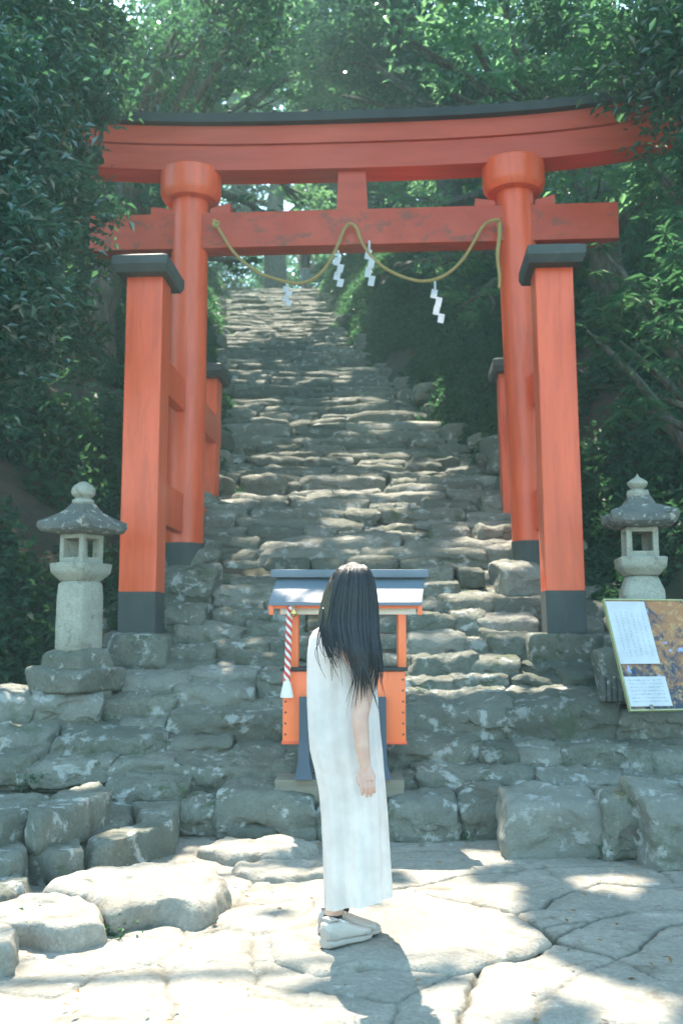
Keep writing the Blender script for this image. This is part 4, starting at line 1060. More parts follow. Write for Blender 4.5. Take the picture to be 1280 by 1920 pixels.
# sneakers
def shoe(heel, toe, name='sneaker'):
    ax = (toe - heel); L = ax.length; ax.normalize(); sd_ = ax.cross(Vector((0, 0, 1))).normalized()
    def rg(t, w, zlo, zhi, n=20):
        c = heel + ax * L * t; out = []
        for k in range(n):
            a = 2 * math.pi * k / n; co, si = math.cos(a), math.sin(a); e = .65
            out.append(c + sd_ * w * (abs(co) ** e) * (1 if co > 0 else -1) + Vector((0, 0, (zlo + zhi) / 2 + (zhi - zlo) / 2 * (abs(si) ** e) * (1 if si > 0 else -1))))
        return out
    up = G().loft([rg(.0, .020, .03, .085), rg(.02, .030, .026, .098), rg(.10, .036, .024, .105), rg(.24, .037, .024, .098), rg(.38, .038, .022, .090), rg(.52, .041, .022, .076), rg(.68, .046, .022, .060), rg(.82, .045, .022, .050), rg(.93, .034, .022, .042), rg(.985, .016, .024, .032)])
    so_ = up.obj(name, M_shoe, per, sharp=60); so_.name = 'sneaker'
    G().loft([rg(-.015, .022, .002, .036), rg(.02, .036, .0, .034), rg(.12, .041, .0, .032), rg(.4, .041, .002, .028), rg(.68, .050, .0, .026), rg(.86, .048, .003, .026), rg(.97, .032, .008, .026), rg(1.01, .014, .012, .024)]).obj('sole', M_sole, so_)
    g = G()
    for k in range(5):
        t = .36 + k * .07; c = heel + ax * L * t; z = .093 - k * .0085
        g.tube([c + sd_ * .022 + Vector((0, 0, z - .006)), c + Vector((0, 0, z + .002)), c - sd_ * .022 + Vector((0, 0, z - .006))], .0035, 6)
    g.obj('laces', M_white, so_)
    G().loft([rg(.04, .030, .100, .112), rg(.14, .033, .103, .113), rg(.25, .030, .098, .106)]).obj('collar', M_sole, so_)
    G().loft([rg(-.01, .022, .03, .075), rg(.03, .0335, .026, .080), rg(.13, .0385, .024, .070), rg(.2, .0385, .024, .05)]).obj('heel_panel', M_sole, so_)
    G().loft([rg(.76, .0475, .021, .050), rg(.85, .0455, .021, .046), rg(.95, .031, .021, .040), rg(1.0, .014, .022, .034)]).obj('toe_panel', M_sole, so_)
    return so_
h1 = W(604, 1776, 4.28); h1.z = .028; t1 = W(703, 1745, 4.44); t1.z = .028
h1 = Wz(607, 1778, .028); t1 = Wz(706, 1752, .028)
shoe(h1, h1 + (t1 - h1).normalized() * .245)
h2_ = Wz(598, 1748, .028); t2_ = Wz(712, 1752, .028)
shoe(h2_, h2_ + (t2_ - h2_).normalized() * .26)
for an in (ank_n, ank_f):
    G().tube([Vector((an.x, an.y, .122)), Vector((an.x, an.y, .09))], [.0385, .0385], 16).obj('sock', M_sock, per)
# hair: a hull of hair with many long locks that follow it
hr = np.random.default_rng(12)
HT = [(1053.5, 659, 665, -.010, .006), (1055, 655, 670, -.010, .020), (1057, 650, 675, -.010, .036), (1061, 643, 682, -.010, .062), (1068, 634, 690, -.010, .088), (1080, 625, 696, -.012, .106), (1095, 618, 700, -.015, .116), (1112, 611, 703, -.020, .120), (1130, 606, 705, -.030, .115),
      (1150, 602, 706, -.045, .105), (1166, 600, 707, -.065, .095), (1182, 603, 707, -.10, .085), (1205, 609, 708, -.135, .070), (1225, 616, 708, -.165, .055), (1245, 625, 708, -.175, .042), (1262, 634, 706, -.19, .032), (1278, 642, 702, -.20, .022)]
HA = np.array(HT, float)
def hull(py, th, off=0.0):
    q = min(py, HA[-1, 0]); xa, xb, cy_, dy_ = (np.interp(q, HA[:, 0], HA[:, i]) for i in (1, 2, 3, 4))
    D = DP + cy_ + (dy_ + off) * math.sin(th) * (1 if math.sin(th) < 0 else np.interp(py, [1084, 1100, 1150], [1.0, .62, .35])); pc = W((xa + xb) / 2, py, DP + cy_); hw = (xb - xa) / 2 / F * (DP + cy_) + off
    return Vector((pc.x + hw * math.cos(th), D, pc.z))
g = G(); g.loft([[hull(py, 2 * math.pi * i / 48, -.12 * max(0, py - 1170) / 60 * .35) for i in range(48)] for py in (1053.5, 1055, 1057, 1061, 1068, 1080, 1095, 1112, 1130, 1150, 1166, 1180)])
def lock(th, end, r0, dx=0.0, wave=0.0, start=1060, off=.003, fan=0.0):
    pys = list(np.arange(start, end, 9)) + [end]; pts = []; rad = []; m = len(pys)
    for i, py in enumerate(pys):
        p = hull(py, th, off); t = max(0, (py - 1180) / 120); u = i / (m - 1)
        p.x += dx * t ** 1.4 + wave * math.sin(py * .05 + th * 5) * t; p.y -= .006 * t
        pts.append(p); rad.append(r0 * min(1, .35 + .65 * u * 5) * (1 if u < .62 else max(.06, 1 - (u - .62) / .38)))
    g.tube(pts, rad, 6)
def endlen(th):
    c = math.cos(th); return 1208 + 66 * math.exp(-((c - .10) / .30) ** 2) + 34 * math.exp(-((c - .95) / .25) ** 2) + (10 if c > -.2 else -10)
for k in range(620):
    th = hr.uniform(math.pi * .98, math.pi * 2.02); lock(th, endlen(th) + hr.normal() * 27, (.0018 + .0032 * hr.random()), dx=.022 * hr.normal(), wave=.004 * hr.normal(), start=1060 + abs(hr.normal()) * 8)
for c, e, r0, dx in ((.15, 1318, .0105, .0), (.10, 1312, .009, -.01), (.22, 1306, .009, .006), (.0, 1290, .008, -.004), (.9, 1296, .008, .004), (.96, 1306, .005, .01), (.85, 1284, .007, .0), (.5, 1268, .007, .004), (.62, 1262, .006, .0), (-.2, 1268, .007, -.004), (-.35, 1252, .007, 0), (.35, 1284, .006, .012)):
    lock(2 * math.pi - math.acos(c), e, r0, dx=dx)
for k in range(46):                                          # fine stray strands
    th = hr.uniform(math.pi * 1.02, math.pi * 1.98); lock(th, endlen(th) + 20 + hr.uniform(-30, 42), .0015, dx=.03 * hr.normal(), wave=.010 * hr.normal(), off=.008)
for k in range(9):                                           # locks blown forward over the left shoulder
    px0 = 606 + k * 1.5; pts = [W(px0, 1140, DP - .10), W(px0 - 3, 1162, DP - .125), W(598 + k * 3, 1182, DP - .14), W(592 + k * 5 + hr.normal() * 3, 1205, DP - .145), W(596 + k * 6 + hr.normal() * 4, 1228, DP - .15), W(603 + k * 6 + hr.normal() * 4, 1238 + hr.uniform(-8, 50), DP - .15)]
    g.tube(smooth_path(pts, 4), [(.0022 if k % 3 else .0045) * (1 - i / 21) + .0006 for i in range(21)], 5)
hair = g.obj('hair', M_hair, per, sharp=0)
g = G()                                                      # side lock by the cheek, sunlight on the hair put into its brown
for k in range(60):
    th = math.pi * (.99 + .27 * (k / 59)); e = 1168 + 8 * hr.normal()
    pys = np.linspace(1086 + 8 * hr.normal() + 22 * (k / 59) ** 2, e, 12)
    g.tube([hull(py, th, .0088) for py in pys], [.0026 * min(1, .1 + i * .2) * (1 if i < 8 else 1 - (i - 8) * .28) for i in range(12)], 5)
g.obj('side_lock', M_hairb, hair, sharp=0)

# distant visitor at the top of the stairs
DQ = 34.6; zq = float(zs(DQ)) + .1; xq = W(573, 500, DQ).x
p_ = thing('person', 'tiny distant figure in dark top and pale trousers at the top of the stairs', 'person', (xq, DQ, zq))
g = G()
for s in (-1, 1):
    g.tube([(xq + s * .07, DQ, zq + .86), (xq + s * .09, DQ - .05 * s, zq + .45), (xq + s * .09, DQ + .12 * s, zq + .05)], [.09, .065, .045], 10)
    g.tube([(xq + s * .19, DQ, zq + 1.36), (xq + s * .25, DQ, zq + 1.08), (xq + s * .23, DQ - .08, zq + .82)], [.05, .042, .03], 10)
    g.tube([(xq + s * .23, DQ - .08, zq + .84), (xq + s * .23, DQ - .1, zq + .74)], [.03, .025], 8)
g.tube([(xq, DQ, zq + .8), (xq, DQ, zq + 1.1), (xq, DQ, zq + 1.38), (xq, DQ, zq + 1.46)], [.15, .14, .17, .06], 14)
g.ball((xq, DQ, zq + 1.58), .1, 14, (.85, .95, 1.15))
b2 = g.obj('body', M_skin, p_); r3 = b2.modifiers.new('remesh', 'REMESH'); r3.mode = 'VOXEL'; r3.voxel_size = .012; r3.use_smooth_shade = True
G().tube([(xq, DQ, zq + .82), (xq, DQ, zq + 1.1), (xq, DQ, zq + 1.40), (xq, DQ, zq + 1.46)], [.175, .165, .195, .08], 14).obj('jacket', M_cloth, p_)
g = G()
for s in (-1, 1): g.tube([(xq + s * .07, DQ, zq + .9), (xq + s * .09, DQ - .05 * s, zq + .45), (xq + s * .09, DQ + .12 * s, zq + .1)], [.11, .085, .065], 10)
g.obj('trousers', M_jeans, p_)
G().ball((xq, DQ + .01, zq + 1.61), .112, 14, (.9, 1, 1.1)).obj('hair', M_hair, p_)

# ------------------------------------------------------------------ trees
def leaf_geo(C, size, aspect=.42, seed=0, up_bias=.8, droop=.25, fold=.12, out=None):
    r = np.random.default_rng(seed); n = len(C)
    nrm = r.normal(size=(n, 3)); nrm[:, 2] = np.abs(nrm[:, 2]) + up_bias; nrm /= np.linalg.norm(nrm, axis=1)[:, None]
    a = r.normal(size=(n, 3)); 
    if out is not None: a = a * .6 + out
    a[:, 2] -= droop
    a -= nrm * (a * nrm).sum(1)[:, None]; a /= np.linalg.norm(a, axis=1)[:, None] + 1e-9
    s = np.cross(nrm, a); L = (size * (.65 + .7 * r.random(n)))[:, None]; Wd = L * aspect
    V = np.stack([C - a * L / 2, C - a * L * .05 + s * Wd / 2 + nrm * L * fold, C + a * L / 2 - nrm * L * .08, C - a * L * .05 - s * Wd / 2 + nrm * L * fold], 1).reshape(-1, 3)
    b = np.arange(n)[:, None] * 4; Fc = np.concatenate([b + [0, 1, 2], b + [0, 2, 3]], 1).reshape(-1, 3)
    tint = np.repeat(np.clip(.5 + .45 * fbm(C * .9, 3, 31 + seed) + .25 * (r.random(n) - .5), 0, 1), 4)
    return V, Fc, tint
def puff_points(puffs, per_m3, seed, shell=.35):
    """leaf positions: twigs clustered inside each puff"""
    r = np.random.default_rng(seed); out = []; dirs = []
    for (x, y, z, rx, ry, rz) in puffs:
        n = max(20, int(per_m3 * rx * ry * rz * 4.19)); nt = max(6, n // 16)
        d = r.normal(size=(nt, 3)); d /= np.linalg.norm(d, axis=1)[:, None]; q = (shell + (1 - shell) * r.random(nt) ** .6)[:, None]
        lump = (.8 + .32 * fbm(d * 1.9 + x, 2, seed))[:, None]
        tw = d * q * lump * np.array([rx, ry, rz]) + np.array([x, y, z])
        k = np.repeat(np.arange(nt), 16); jit = r.normal(size=(len(k), 3)) * np.array([.16, .16, .07]) * min(1.0, (rx + ry) / 2.0)
        out.append(tw[k] + jit); dirs.append(d[k])
    return np.concatenate(out), np.concatenate(dirs)
def carve(C, strength=.99, seed=0):
    """True for the leaves that stay: the rest are cut away to place the sun patches"""
    r = np.random.default_rng(seed + 99); x, y = sun_foot(C); cut = lit(x, y) & (r.random(len(C)) < strength)
    for yp, z0, z1, side, th in ((8.8, 2.5, 9.5, True, -.02), (13.6, 7.0, 12.5, False, .02)):  # extra openings shaped to let sun onto the oak and boughs
        t = (C[:, 1] - yp) / SL.y; xp = C[:, 0] - SL.x * t; zp = C[:, 2] - SL.z * t
        m = (t > 1.2) & (zp > z0) & (zp < z1) & (((xp < -1.3) | (xp > 2.2)) if side else (np.abs(xp) < 4))
        cut |= m & (fbm(np.stack([xp * 1.7, zp * 1.7, xp * 0], -1), 3, 71) > th) & (r.random(len(C)) < .95)
    return ~cut
def make_tree(name, label, x, y, h, puffs, size, per_m3, mat, seed, trunk_r=.2, group=None, zb=None, aspect=.42, cut=None, limbs=True, up_bias=.8, droop=.25, carved=True):
    zb = float(H(x, y)) - .25 if zb is None else zb
    t = thing(name, label, 'tree', (x, y, zb), group=group)
    r = np.random.default_rng(seed)
    g = G(); cc = np.array([p[:3] for p in puffs]).mean(0)
    top = Vector((x * .5 + cc[0] * .5, y * .5 + cc[1] * .5, min(cc[2], zb + h)))
    b0 = Vector((x, y, zb)); path = [b0.lerp(top, k / 8) + Vector((r.normal() * .05 * k / 3, r.normal() * .05 * k / 3, 0)) for k in range(9)]
    g.tube(path, [trunk_r * (1.35 if k == 0 else 1 - .09 * k) for k in range(9)], 12)
    if limbs:
        for p in puffs:
            q = Vector(p[:3]); s0 = path[3 + int(r.integers(0, 5))]
            if s0.z > q.z: s0 = path[3]
            mid = s0.lerp(q, .5) + Vector((r.normal() * .2, r.normal() * .2, -.1 + .2 * r.random()))
            g.tube(smooth_path([s0, mid, q], 5), [trunk_r * .35 * (1 - k / 13) for k in range(11)], 7)
            for _ in range(3):
                e = q + Vector((r.normal() * p[3] * .35, r.normal() * p[4] * .35, r.normal() * p[5] * .3)); g.tube([mid.lerp(q, .6), mid.lerp(e, .7), e], [trunk_r * .12, trunk_r * .08, .008], 5)
    g.obj('trunk', M_bark, t)
    C, dr = puff_points(puffs, per_m3, seed)
    if carved:
        keep = carve(C, seed=seed); C, dr = C[keep], dr[keep]
    if cut is not None:
        k2 = cut(C); C, dr = C[k2], dr[k2]
    V, Fc, tint = leaf_geo(C, size, aspect, seed, up_bias, droop, out=dr * .8)
    put(bpy.data.objects.new('crown', np_mesh('crown', V, Fc, mat, smooth=False, tint=tint)), t)
    return len(C)
nleaf = 0
def PF(px, py, D, r, ry=None, rz=None):
    p = W(px, py, D); return (p.x, p.y, p.z, r, ry or r, rz or r * .75)
# near the gate, left: blue green oak whose boughs hide the end of the lintel
nleaf += make_tree('evergreen_oak', 'blue green oak on the left whose boughs hang over the end of the gate', -3.9, 10.2, 7,
    [PF(60, 40, 8.6, .8), PF(170, 30, 9.4, .8), PF(40, 180, 8.0, .75), PF(130, 150, 8.8, .7), PF(60, 300, 7.8, .65), PF(110, 290, 8.7, .5), PF(195, 215, 9.0, .22), PF(20, 420, 7.4, .6), PF(120, 400, 8.6, .55),
     PF(30, 540, 7.6, .55), PF(120, 520, 8.8, .55), PF(180, 600, 9.2, .45), PF(60, 640, 8.2, .5), PF(150, 680, 9.4, .4), PF(190, 345, 9.8, .28), PF(0, 700, 7.8, .4), PF(20, 800, 8.2, .22), PF(-80, 250, 7.6, .9), PF(-80, 550, 7.4, .8), PF(200, 440, 11.0, .6)],
    .095, 2300, M_leafb, 11, .13, aspect=.42)
# near the gate, right: narrow leaved shrub tree
def whorls(puffs, seed, per, L, mat, parent, k=9, aspect=.17):
    r = np.random.default_rng(seed); C, dr = puff_points(puffs, per, seed); C = C[::16] ; C = C[carve(C, seed=seed)]; n = len(C)
    c = np.repeat(C, k, 0); m = len(c); az = r.random(m) * 6.283; el = -.55 + .7 * r.random(m)
    a = np.stack([np.cos(az) * np.cos(el), np.sin(az) * np.cos(el), np.sin(el)], -1); s = np.stack([-np.sin(az), np.cos(az), az * 0], -1); nr = np.cross(a, s); nr *= np.sign(nr[:, 2:3] + 1e-9)
    l = (L * (.7 + .6 * r.random(m)))[:, None]
    V = np.stack([c + a * l * .05, c + a * l * .55 + s * l * aspect / 2 + nr * l * .02, c + a * l - np.array([0, 0, .18]) * l, c + a * l * .55 - s * l * aspect / 2 + nr * l * .02], 1).reshape(-1, 3)
    b = np.arange(m)[:, None] * 4; Fc = np.concatenate([b + [0, 1, 2], b + [0, 2, 3]], 1).reshape(-1, 3)
    tint = np.repeat(np.clip(.5 + .4 * fbm(c, 2, seed) + .3 * (r.random(m) - .5), 0, 1), 4)
    put(bpy.data.objects.new('foliage', np_mesh('foliage', V, Fc, mat, smooth=False, tint=tint)), parent); return m
def narrow_tree(name, label, x, y, puffs, seed, per, L, mat=M_leafn, tr=.09, aspect=.17):
    zb = float(H(x, y)) - .2; t = thing(name, label, 'tree', (x, y, zb)); g = G(); b0 = Vector((x, y, zb)); r = np.random.default_rng(seed)
    for p in puffs:
        q = Vector(p[:3]); mid = b0.lerp(q, .5) + Vector((r.normal() * .12, r.normal() * .12, .25)); g.tube(smooth_path([b0, mid, q], 6), [tr * (1 - k / 14) for k in range(13)], 8)
    g.obj('trunk', M_bark, t); return whorls(puffs, seed, per, L, mat, t, aspect=aspect)
nleaf += narrow_tree('narrow_leaved_tree', 'dark tree with long narrow leaves in whorls right of the gate', 3.7, 9.4,
    [PF(1220, 560, 8.0, .5), PF(1150, 540, 8.8, .4), PF(1270, 650, 7.6, .45), PF(1160, 640, 8.6, .38), PF(1230, 740, 8.0, .40), PF(1180, 760, 8.4, .22), PF(1290, 520, 7.8, .5), PF(1130, 470, 9.0, .35), PF(1270, 440, 8.2, .5), PF(1340, 640, 7.6, .5), PF(1100, 620, 9.8, .35)], 31, 900, .17)
nleaf += narrow_tree('drooping_tree', 'tree with fine drooping fronds at the right end of the lintel', 4.4, 10.2,
    [PF(1245, 330, 8.8, .45), PF(1270, 240, 8.8, .45), PF(1205, 290, 9.4, .28), PF(1280, 390, 8.6, .4), PF(1340, 300, 8.6, .6)], 37, 1500, .12, tr=.10, aspect=.2)
nleaf += make_tree('broadleaf_tree', 'dark glossy tree in the top right corner above the lintel', 5.0, 12.5, 8,
    [PF(1180, 60, 9.8, .9), PF(1260, 140, 9.2, .8), PF(1080, 40, 11.0, .9), PF(1060, 130, 12.5, .8), PF(1300, 40, 8.8, .9), PF(1150, 160, 12.0, .7), PF(1380, 120, 8.6, 1.0)], .11, 1100, M_leaf, 41, .2, aspect=.42)
# along the climb: crowns that arch over the stairs
SP = [('broadleaf_tree', 'tall tree left of the stairs just behind the gate', -3.6, 13.8, [(-3.2, 13.8, 9.6), (-1.6, 13.2, 10.8), (-3.8, 15, 8.2), (-2.4, 15.4, 11.2), (-4.6, 12.6, 7.6)], 1.5),
      ('broadleaf_tree', 'tall tree right of the stairs just behind the gate', 4.2, 14.2, [(3.8, 14.4, 9.6), (2.3, 13.8, 11.0), (4.4, 15.8, 8.6), (3.0, 15.8, 11.4), (4.9, 13.2, 7.6)], 1.5),
      ('broadleaf_tree', 'tree left of the middle of the climb', -4.6, 19.5, [(-3.6, 19, 12.6), (-1.8, 18.5, 14.2), (-4.8, 20.8, 11.0), (-2.6, 20.8, 14.8), (-5.6, 18.4, 10.0)], 1.9),
      ('broadleaf_tree', 'tree right of the middle of the climb', 3.9, 20.0, [(2.8, 19.6, 13.0), (.8, 19.6, 14.6), (4.6, 21.0, 11.4), (1.8, 21.4, 14.6), (5.2, 18.8, 10.4)], 1.9),
      ('broadleaf_tree', 'tree left of the upper stairs', -6.2, 26.5, [(-4.8, 26, 15.6), (-2.6, 25.6, 17.6), (-6.4, 27.4, 14.4), (-3.4, 28.0, 18.4), (-7.2, 25, 13.2)], 2.3),
      ('broadleaf_tree', 'tree right of the upper stairs', 3.2, 27.0, [(2.0, 26.6, 16.6), (-.2, 26.4, 18.6), (4.0, 28, 15.2), (.8, 28.6, 18.8), (5.2, 26, 13.8)], 2.3),
      ('broadleaf_tree', 'broad tree at the left of the stair head', -7.4, 34.5, [(-6.2, 34, 19.4), (-8.4, 35, 17.2), (-4.6, 35.6, 22.2), (-9.6, 33.6, 15.8), (-6.0, 33, 16.2)], 2.6),
      ('broadleaf_tree', 'broad tree at the right of the stair head', 2.2, 35.5, [(1.6, 35, 19.2), (3.8, 36, 17.4), (-.4, 36.4, 22.0), (5.4, 34.6, 16.6), (1.0, 33.8, 17.0)], 2.6),
      ('broadleaf_tree', 'tree standing beyond the stair head', -3.0, 43.0, [(-3.0, 43, 24.6), (-5.6, 44, 21.6), (-.6, 44, 22.2), (-3.4, 45, 28.0), (-6.8, 43, 26.6), (1.2, 43, 26.4)], 3.1),
      ('broadleaf_tree', 'far tree on the left skyline', -11.5, 42.0, [(-11, 42, 21.6), (-13.6, 43, 19.0), (-9, 43, 24.8), (-12, 44, 26.6), (-15, 42, 24.0)], 3.3),
      ('broadleaf_tree', 'far tree on the right skyline', 8.0, 42.0, [(7.4, 42, 21.6), (10.4, 43, 19.4), (5.0, 43, 25.2), (9, 44, 26.6), (12.4, 42, 23.6)], 3.3),
      ('broadleaf_tree', 'tree on the bank far left of the gate', -7.0, 15.5, [(-6.4, 15.4, 8.8), (-7.6, 16.4, 10.6), (-5.6, 16.8, 11.6), (-8.4, 14.2, 8.8), (-6.6, 14.0, 6.6)], 1.9),
      ('broadleaf_tree', 'tree on the bank far right of the gate', 7.6, 16.0, [(7.2, 15.6, 9.2), (8.2, 16.4, 10.8), (6.2, 17.0, 11.6), (9.0, 14.6, 8.8), (7.0, 14.4, 6.8)], 1.9),
      ('broadleaf_tree', 'tree high on the left bank behind the oak', -8.6, 23.5, [(-8, 23, 13.6), (-9.6, 24, 15.4), (-7, 24.6, 16.4), (-10.4, 22.6, 12.4), (-6.6, 22.4, 11.0)], 2.2),
      ('broadleaf_tree', 'tree high on the right bank', 8.2, 24.0, [(7.4, 23.6, 14.0), (9.0, 24.6, 15.4), (6.4, 25, 16.6), (10.4, 23, 12.4), (6.4, 22.6, 11.6)], 2.2)]
for i, (nm, lb, x, y, cs, rr) in enumerate(SP):
    D = cs[0][1]; size = .085 + .0050 * D; per = 520 * (.14 / size) ** 2.1 / (rr ** .35)
    extra = {0: [PF(330, 60, 12.5, .9), PF(450, 50, 13.5, .9), PF(400, 150, 14.5, .7), PF(300, 170, 12, .5), PF(440, 395, 16, .75), PF(455, 490, 17, .45), PF(250, 380, 13, .8)],
             1: [PF(880, 60, 13, .95), PF(760, 70, 14.5, .8), PF(960, 150, 12.5, .7), PF(820, 160, 15, .6), PF(770, 400, 16, .8), PF(860, 450, 15, .9), PF(890, 560, 14, .55), PF(1080, 380, 13, .9), PF(740, 500, 18, .5)],
             2: [PF(590, 105, 24, 1.5), PF(600, 200, 26, 1.2), PF(520, 20, 24, 1.4), PF(570, 385, 27, 1.1), PF(500, 60, 22, 1.1), PF(560, 60, 19, 1.0), PF(520, 150, 20, .9), PF(500, 400, 22, .8)], 3: [PF(650, 40, 22, 1.4), PF(690, 110, 24, 1.4), PF(650, 415, 27, 1.1), PF(720, 140, 22, 1.0), PF(660, 90, 20, 1.0), PF(690, 400, 22, .9), PF(640, 180, 21, .6)]}.get(i, [])
    nleaf += make_tree(nm, lb, x, y, 30, [(a, b, c, rr, rr, rr * .62) for a, b, c in cs] + extra, size, per * (.48 if i < 2 else .75 if i < 6 else .85), [M_leafm if i < 6 else M_leafl, M_leafl, M_leaf][i % 3] if 6 <= i <= 10 else (M_leafb if i % 3 == 0 else M_leafm), 60 + i, .16 + .012 * D, group='forest trees beside and above the stairs')
# high crowns added overhead to block the sun from forecourt and steps
OV = [('overhanging_tree', 'tall tree whose high crown shades the left forecourt', -6.5, 10.5, -2.5, 10.5, 3.2), ('overhanging_tree', 'tall tree whose high crown shades the right forecourt', 6.5, 10.5, 2.6, 10.2, 3.2)]
def slab_crown(name, label, tx, ty, bx0, bx1, by0, by1, zf, n, size, seed, thick=1.2, mat=M_leaf):
    r = np.random.default_rng(seed); x = r.uniform(bx0, bx1, n); y = r.uniform(by0, by1, n); z = zf(x, y) + thick * fbm(np.stack([x * .5, y * .5, x * 0], -1), 3, seed) + r.normal(size=n) * .5
    C = np.stack([x, y, z], -1); C = C[fbm(np.stack([x * 1.15, y * 1.15, x * 0], -1), 3, seed + 7) > (-.34 if seed < 302 else -.2)]; C = C[carve(C, .995, seed)]; C = C[~((seed < 304) & (C[:, 1] > 9.3) & ((C[:, 0] < -1.7) | (C[:, 0] > 2.3)) & (r.random(len(C)) < .8))]
    zb = float(H(tx, ty)) - .3; t = thing(name, label, 'tree', (tx, ty, zb), group='forest trees beside and above the stairs'); g = G()
    cx_, cy_ = (bx0 + bx1) / 2, (by0 + by1) / 2; top = Vector((tx, ty, float(zf(np.array(tx), np.array(ty))) - 1.5))
    g.tube([Vector((tx, ty, zb)).lerp(top, k / 6) + Vector((.1 * math.sin(k), 0, 0)) for k in range(7)], [.30 - .02 * k for k in range(7)], 12)
    for k in range(9):
        e = Vector((r.uniform(bx0, bx1), r.uniform(by0, by1), 0)); e.z = float(zf(np.array(e.x), np.array(e.y))); g.tube(smooth_path([top, top.lerp(e, .5) + Vector((0, 0, .4)), e], 5), [.12 * (1 - j / 12) for j in range(11)], 6)
    g.obj('trunk', M_bark, t)
    V, Fc, tint = leaf_geo(C, size, .62, seed, 1.6, .1); put(bpy.data.objects.new('crown', np_mesh('crown', V, Fc, mat, smooth=False, tint=tint)), t); return len(C)
zhi = lambda x, y: np.maximum(10.5 + .12 * np.abs(x), zs(np.maximum(y - 5, 0)) + np.interp(y, [8, 15, 20], [10.0, 11.0, 14.0])) + .35 * np.maximum(y - 9, 0) * 0
SC = [(-7.5, 9.5, -7.5, 0.4, 6.6, 12.5), (7.5, 9.5, -.4, 7.5, 6.6, 12.5), (-8, 17, -8, -.2, 11.5, 19), (8, 17, -.8, 7.5, 11.5, 19), (-9, 24, -9, -.8, 18, 27), (7, 24, -1.8, 6.5, 18, 27), (-10, 29, -10, -1.5, 26, 32), (6, 29, -2.5, 6, 26, 32)]
SCL = ['high crown arching over the left forecourt', 'high crown arching over the right forecourt', 'high crown over the left lower climb', 'high crown over the right lower climb', 'high crown over the left middle climb', 'high crown over the right middle climb', 'high crown over the left upper climb', 'high crown over the right upper climb']
for i, (tx, ty, a, b, c, d) in enumerate(SC):
    area = (b - a) * (d - c); size = .26; n = int(area * (5.2 if i < 2 else .9 if i < 4 else 1.5) / (size * size * .62 * .5 * 1.1))
    nleaf += slab_crown('shade_tree', 'tall tree added for shade with a ' + SCL[i], tx, ty, a, b, c, d, zhi, n, size, 300 + i)
print('leaves', nleaf)

# undergrowth on both banks, ferns and saplings
r = np.random.default_rng(5); n = 260000
y = 7.6 + 30 * r.random(n) ** 1.25; side = r.choice([-1, 1], n); d = .02 + 5.5 * r.random(n) ** 1.2; x = cxs(y) + side * (np.where(side > 0, wsr(y), wsd(y)) + d - .25)
m = fbm(np.stack([x * .9, y * .9, x * 0], -1), 3, 88) > -.3; x, y, d = x[m], y[m], d[m]
z = H(x, y) - .08 + .35 * r.random(len(x)) ** 2 * np.minimum(1, d * 1.4)
C = np.stack([x, y, z], -1); C = C[carve(C, .5)]
V, Fc, tint = leaf_geo(C, .07 + .005 * C[:, 1], .45, 9, .7, .3); o = put(bpy.data.objects.new('undergrowth', np_mesh('undergrowth', V, Fc, M_fern, smooth=False, tint=tint))); tag(o, 'low dark green ferns and seedlings covering both banks', 'undergrowth', kind='stuff')
# tufts in the joints between the stones
r = np.random.default_rng(8); tuft = [(310, 1405), (300, 1412), (478, 1295), (470, 1275), (890, 1520), (900, 1530), (1070, 1575), (1090, 1590), (1150, 1600), (1060, 1445), (990, 1440), (200, 1745), (70, 1740), (95, 1735), (85, 1748), (830, 1262), (790, 1300), (60, 1460), (700, 1140), (640, 1145), (185, 1355), (1250, 1402), (805, 1135), (500, 1175), (860, 1570), (350, 1215)]
Cs = []
for px, py in tuft:
    p = Wz(px, py, .02) if py > 1570 else W(px, py, stairD(py) - .03); Cs.append(np.array([*p]) + r.normal(size=(130, 3)) * np.array([.06, .03, .03]))
C = np.concatenate(Cs); V, Fc, tint = leaf_geo(C, np.full(len(C), .028), .5, 19, .4, -.2); o = put(bpy.data.objects.new('weeds', np_mesh('weeds', V, Fc, M_leafl, smooth=False, tint=tint))); tag(o, 'small green weeds growing in the joints of the steps', 'weeds', kind='stuff')

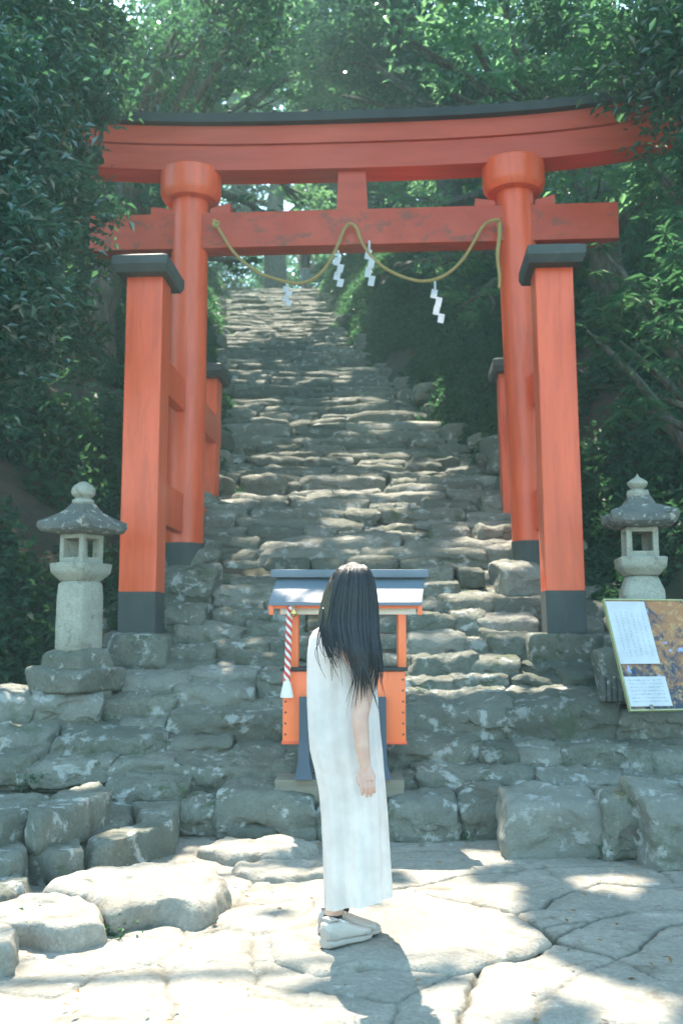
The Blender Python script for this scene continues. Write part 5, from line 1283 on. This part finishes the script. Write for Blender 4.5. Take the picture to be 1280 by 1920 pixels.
# trees and bushes that close the view behind the stair head
for i, (x, y, rr, zc) in enumerate([(-5.2, 39, 1.5, 15.0), (-.4, 39, 1.4, 15.0), (-2.2, 47, 2.2, 16.8), (-7.5, 40, 1.9, 16.2), (2.6, 40, 1.9, 16.2), (-4.2, 52, 2.6, 18.6), (.6, 50, 2.6, 18.0), (-9.5, 48, 3.0, 19.0), (5.5, 48, 3.0, 19.0)]):
    make_tree('young_tree', 'young bright leaved tree beyond the stair head, ' + ['left of the distant figure', 'right of the distant figure', 'straight behind the figure', 'second on the left', 'second on the right', 'deep behind on the left', 'deep behind on the right', 'outermost on the left', 'outermost on the right'][i], x, y, 5,
        [(x, y, zc, rr, rr, rr * .8), (x + rr * .5, y + .5, zc + rr, rr * .8, rr * .8, rr * .7), (x - rr * .6, y + .3, zc + rr * .9, rr * .8, rr * .8, rr * .7)], .24, 60, M_leafl, 500 + i, .10, group='young trees beyond the stair head', carved=False)

# ------------------------------------------------------------------ haze volume added to lift and tint the dark tones
hz = bpy.data.materials.new('haze'); hz.use_nodes = True; nt = hz.node_tree
nt.nodes.remove(nt.nodes['Principled BSDF']); pv_ = nt.nodes.new('ShaderNodeVolumePrincipled')
pv_.inputs['Color'].default_value = (.66, .97, .93, 1); pv_.inputs['Density'].default_value = HAZE; pv_.inputs['Anisotropy'].default_value = .2
nt.links.new(pv_.outputs[0], nt.nodes['Material Output'].inputs['Volume'])
me = bpy.data.meshes.new('haze'); X0, X1, Y0, Y1, Z0, Z1 = -120, 120, -100, 140, -3, 60
me.from_pydata([(X0, Y0, Z0), (X1, Y0, Z0), (X1, Y1, Z0), (X0, Y1, Z0), (X0, Y0, Z1), (X1, Y0, Z1), (X1, Y1, Z1), (X0, Y1, Z1)], [], [(3, 2, 1, 0), (4, 5, 6, 7), (0, 1, 5, 4), (1, 2, 6, 5), (2, 3, 7, 6), (3, 0, 4, 7)])
me.materials.append(hz); ho = put(bpy.data.objects.new('haze', me)); tag(ho, kind='stuff')

# a few fallen leaves on the stones
r = np.random.default_rng(77); n = 260; x = r.uniform(-2.6, 2.6, n); y = 3.1 + 3.3 * r.random(n); C = np.stack([x, y, .012 + 0 * x], -1)
V, Fc, tint = leaf_geo(C, np.full(n, .032), .45, 21, 3.0, 0.0, .05)
M_dead = leaf_mat('dry leaf', (.16, .08, .03), (.34, .20, .07), trans=.15, rough=.8, spec=.2, tlight=(.4, .2, .05))
o = put(bpy.data.objects.new('fallen_leaves', np_mesh('fallen_leaves', V, Fc, M_dead, smooth=False, tint=tint))); tag(o, 'small dry brown leaves scattered over the pale paving', 'fallen leaves', kind='stuff')
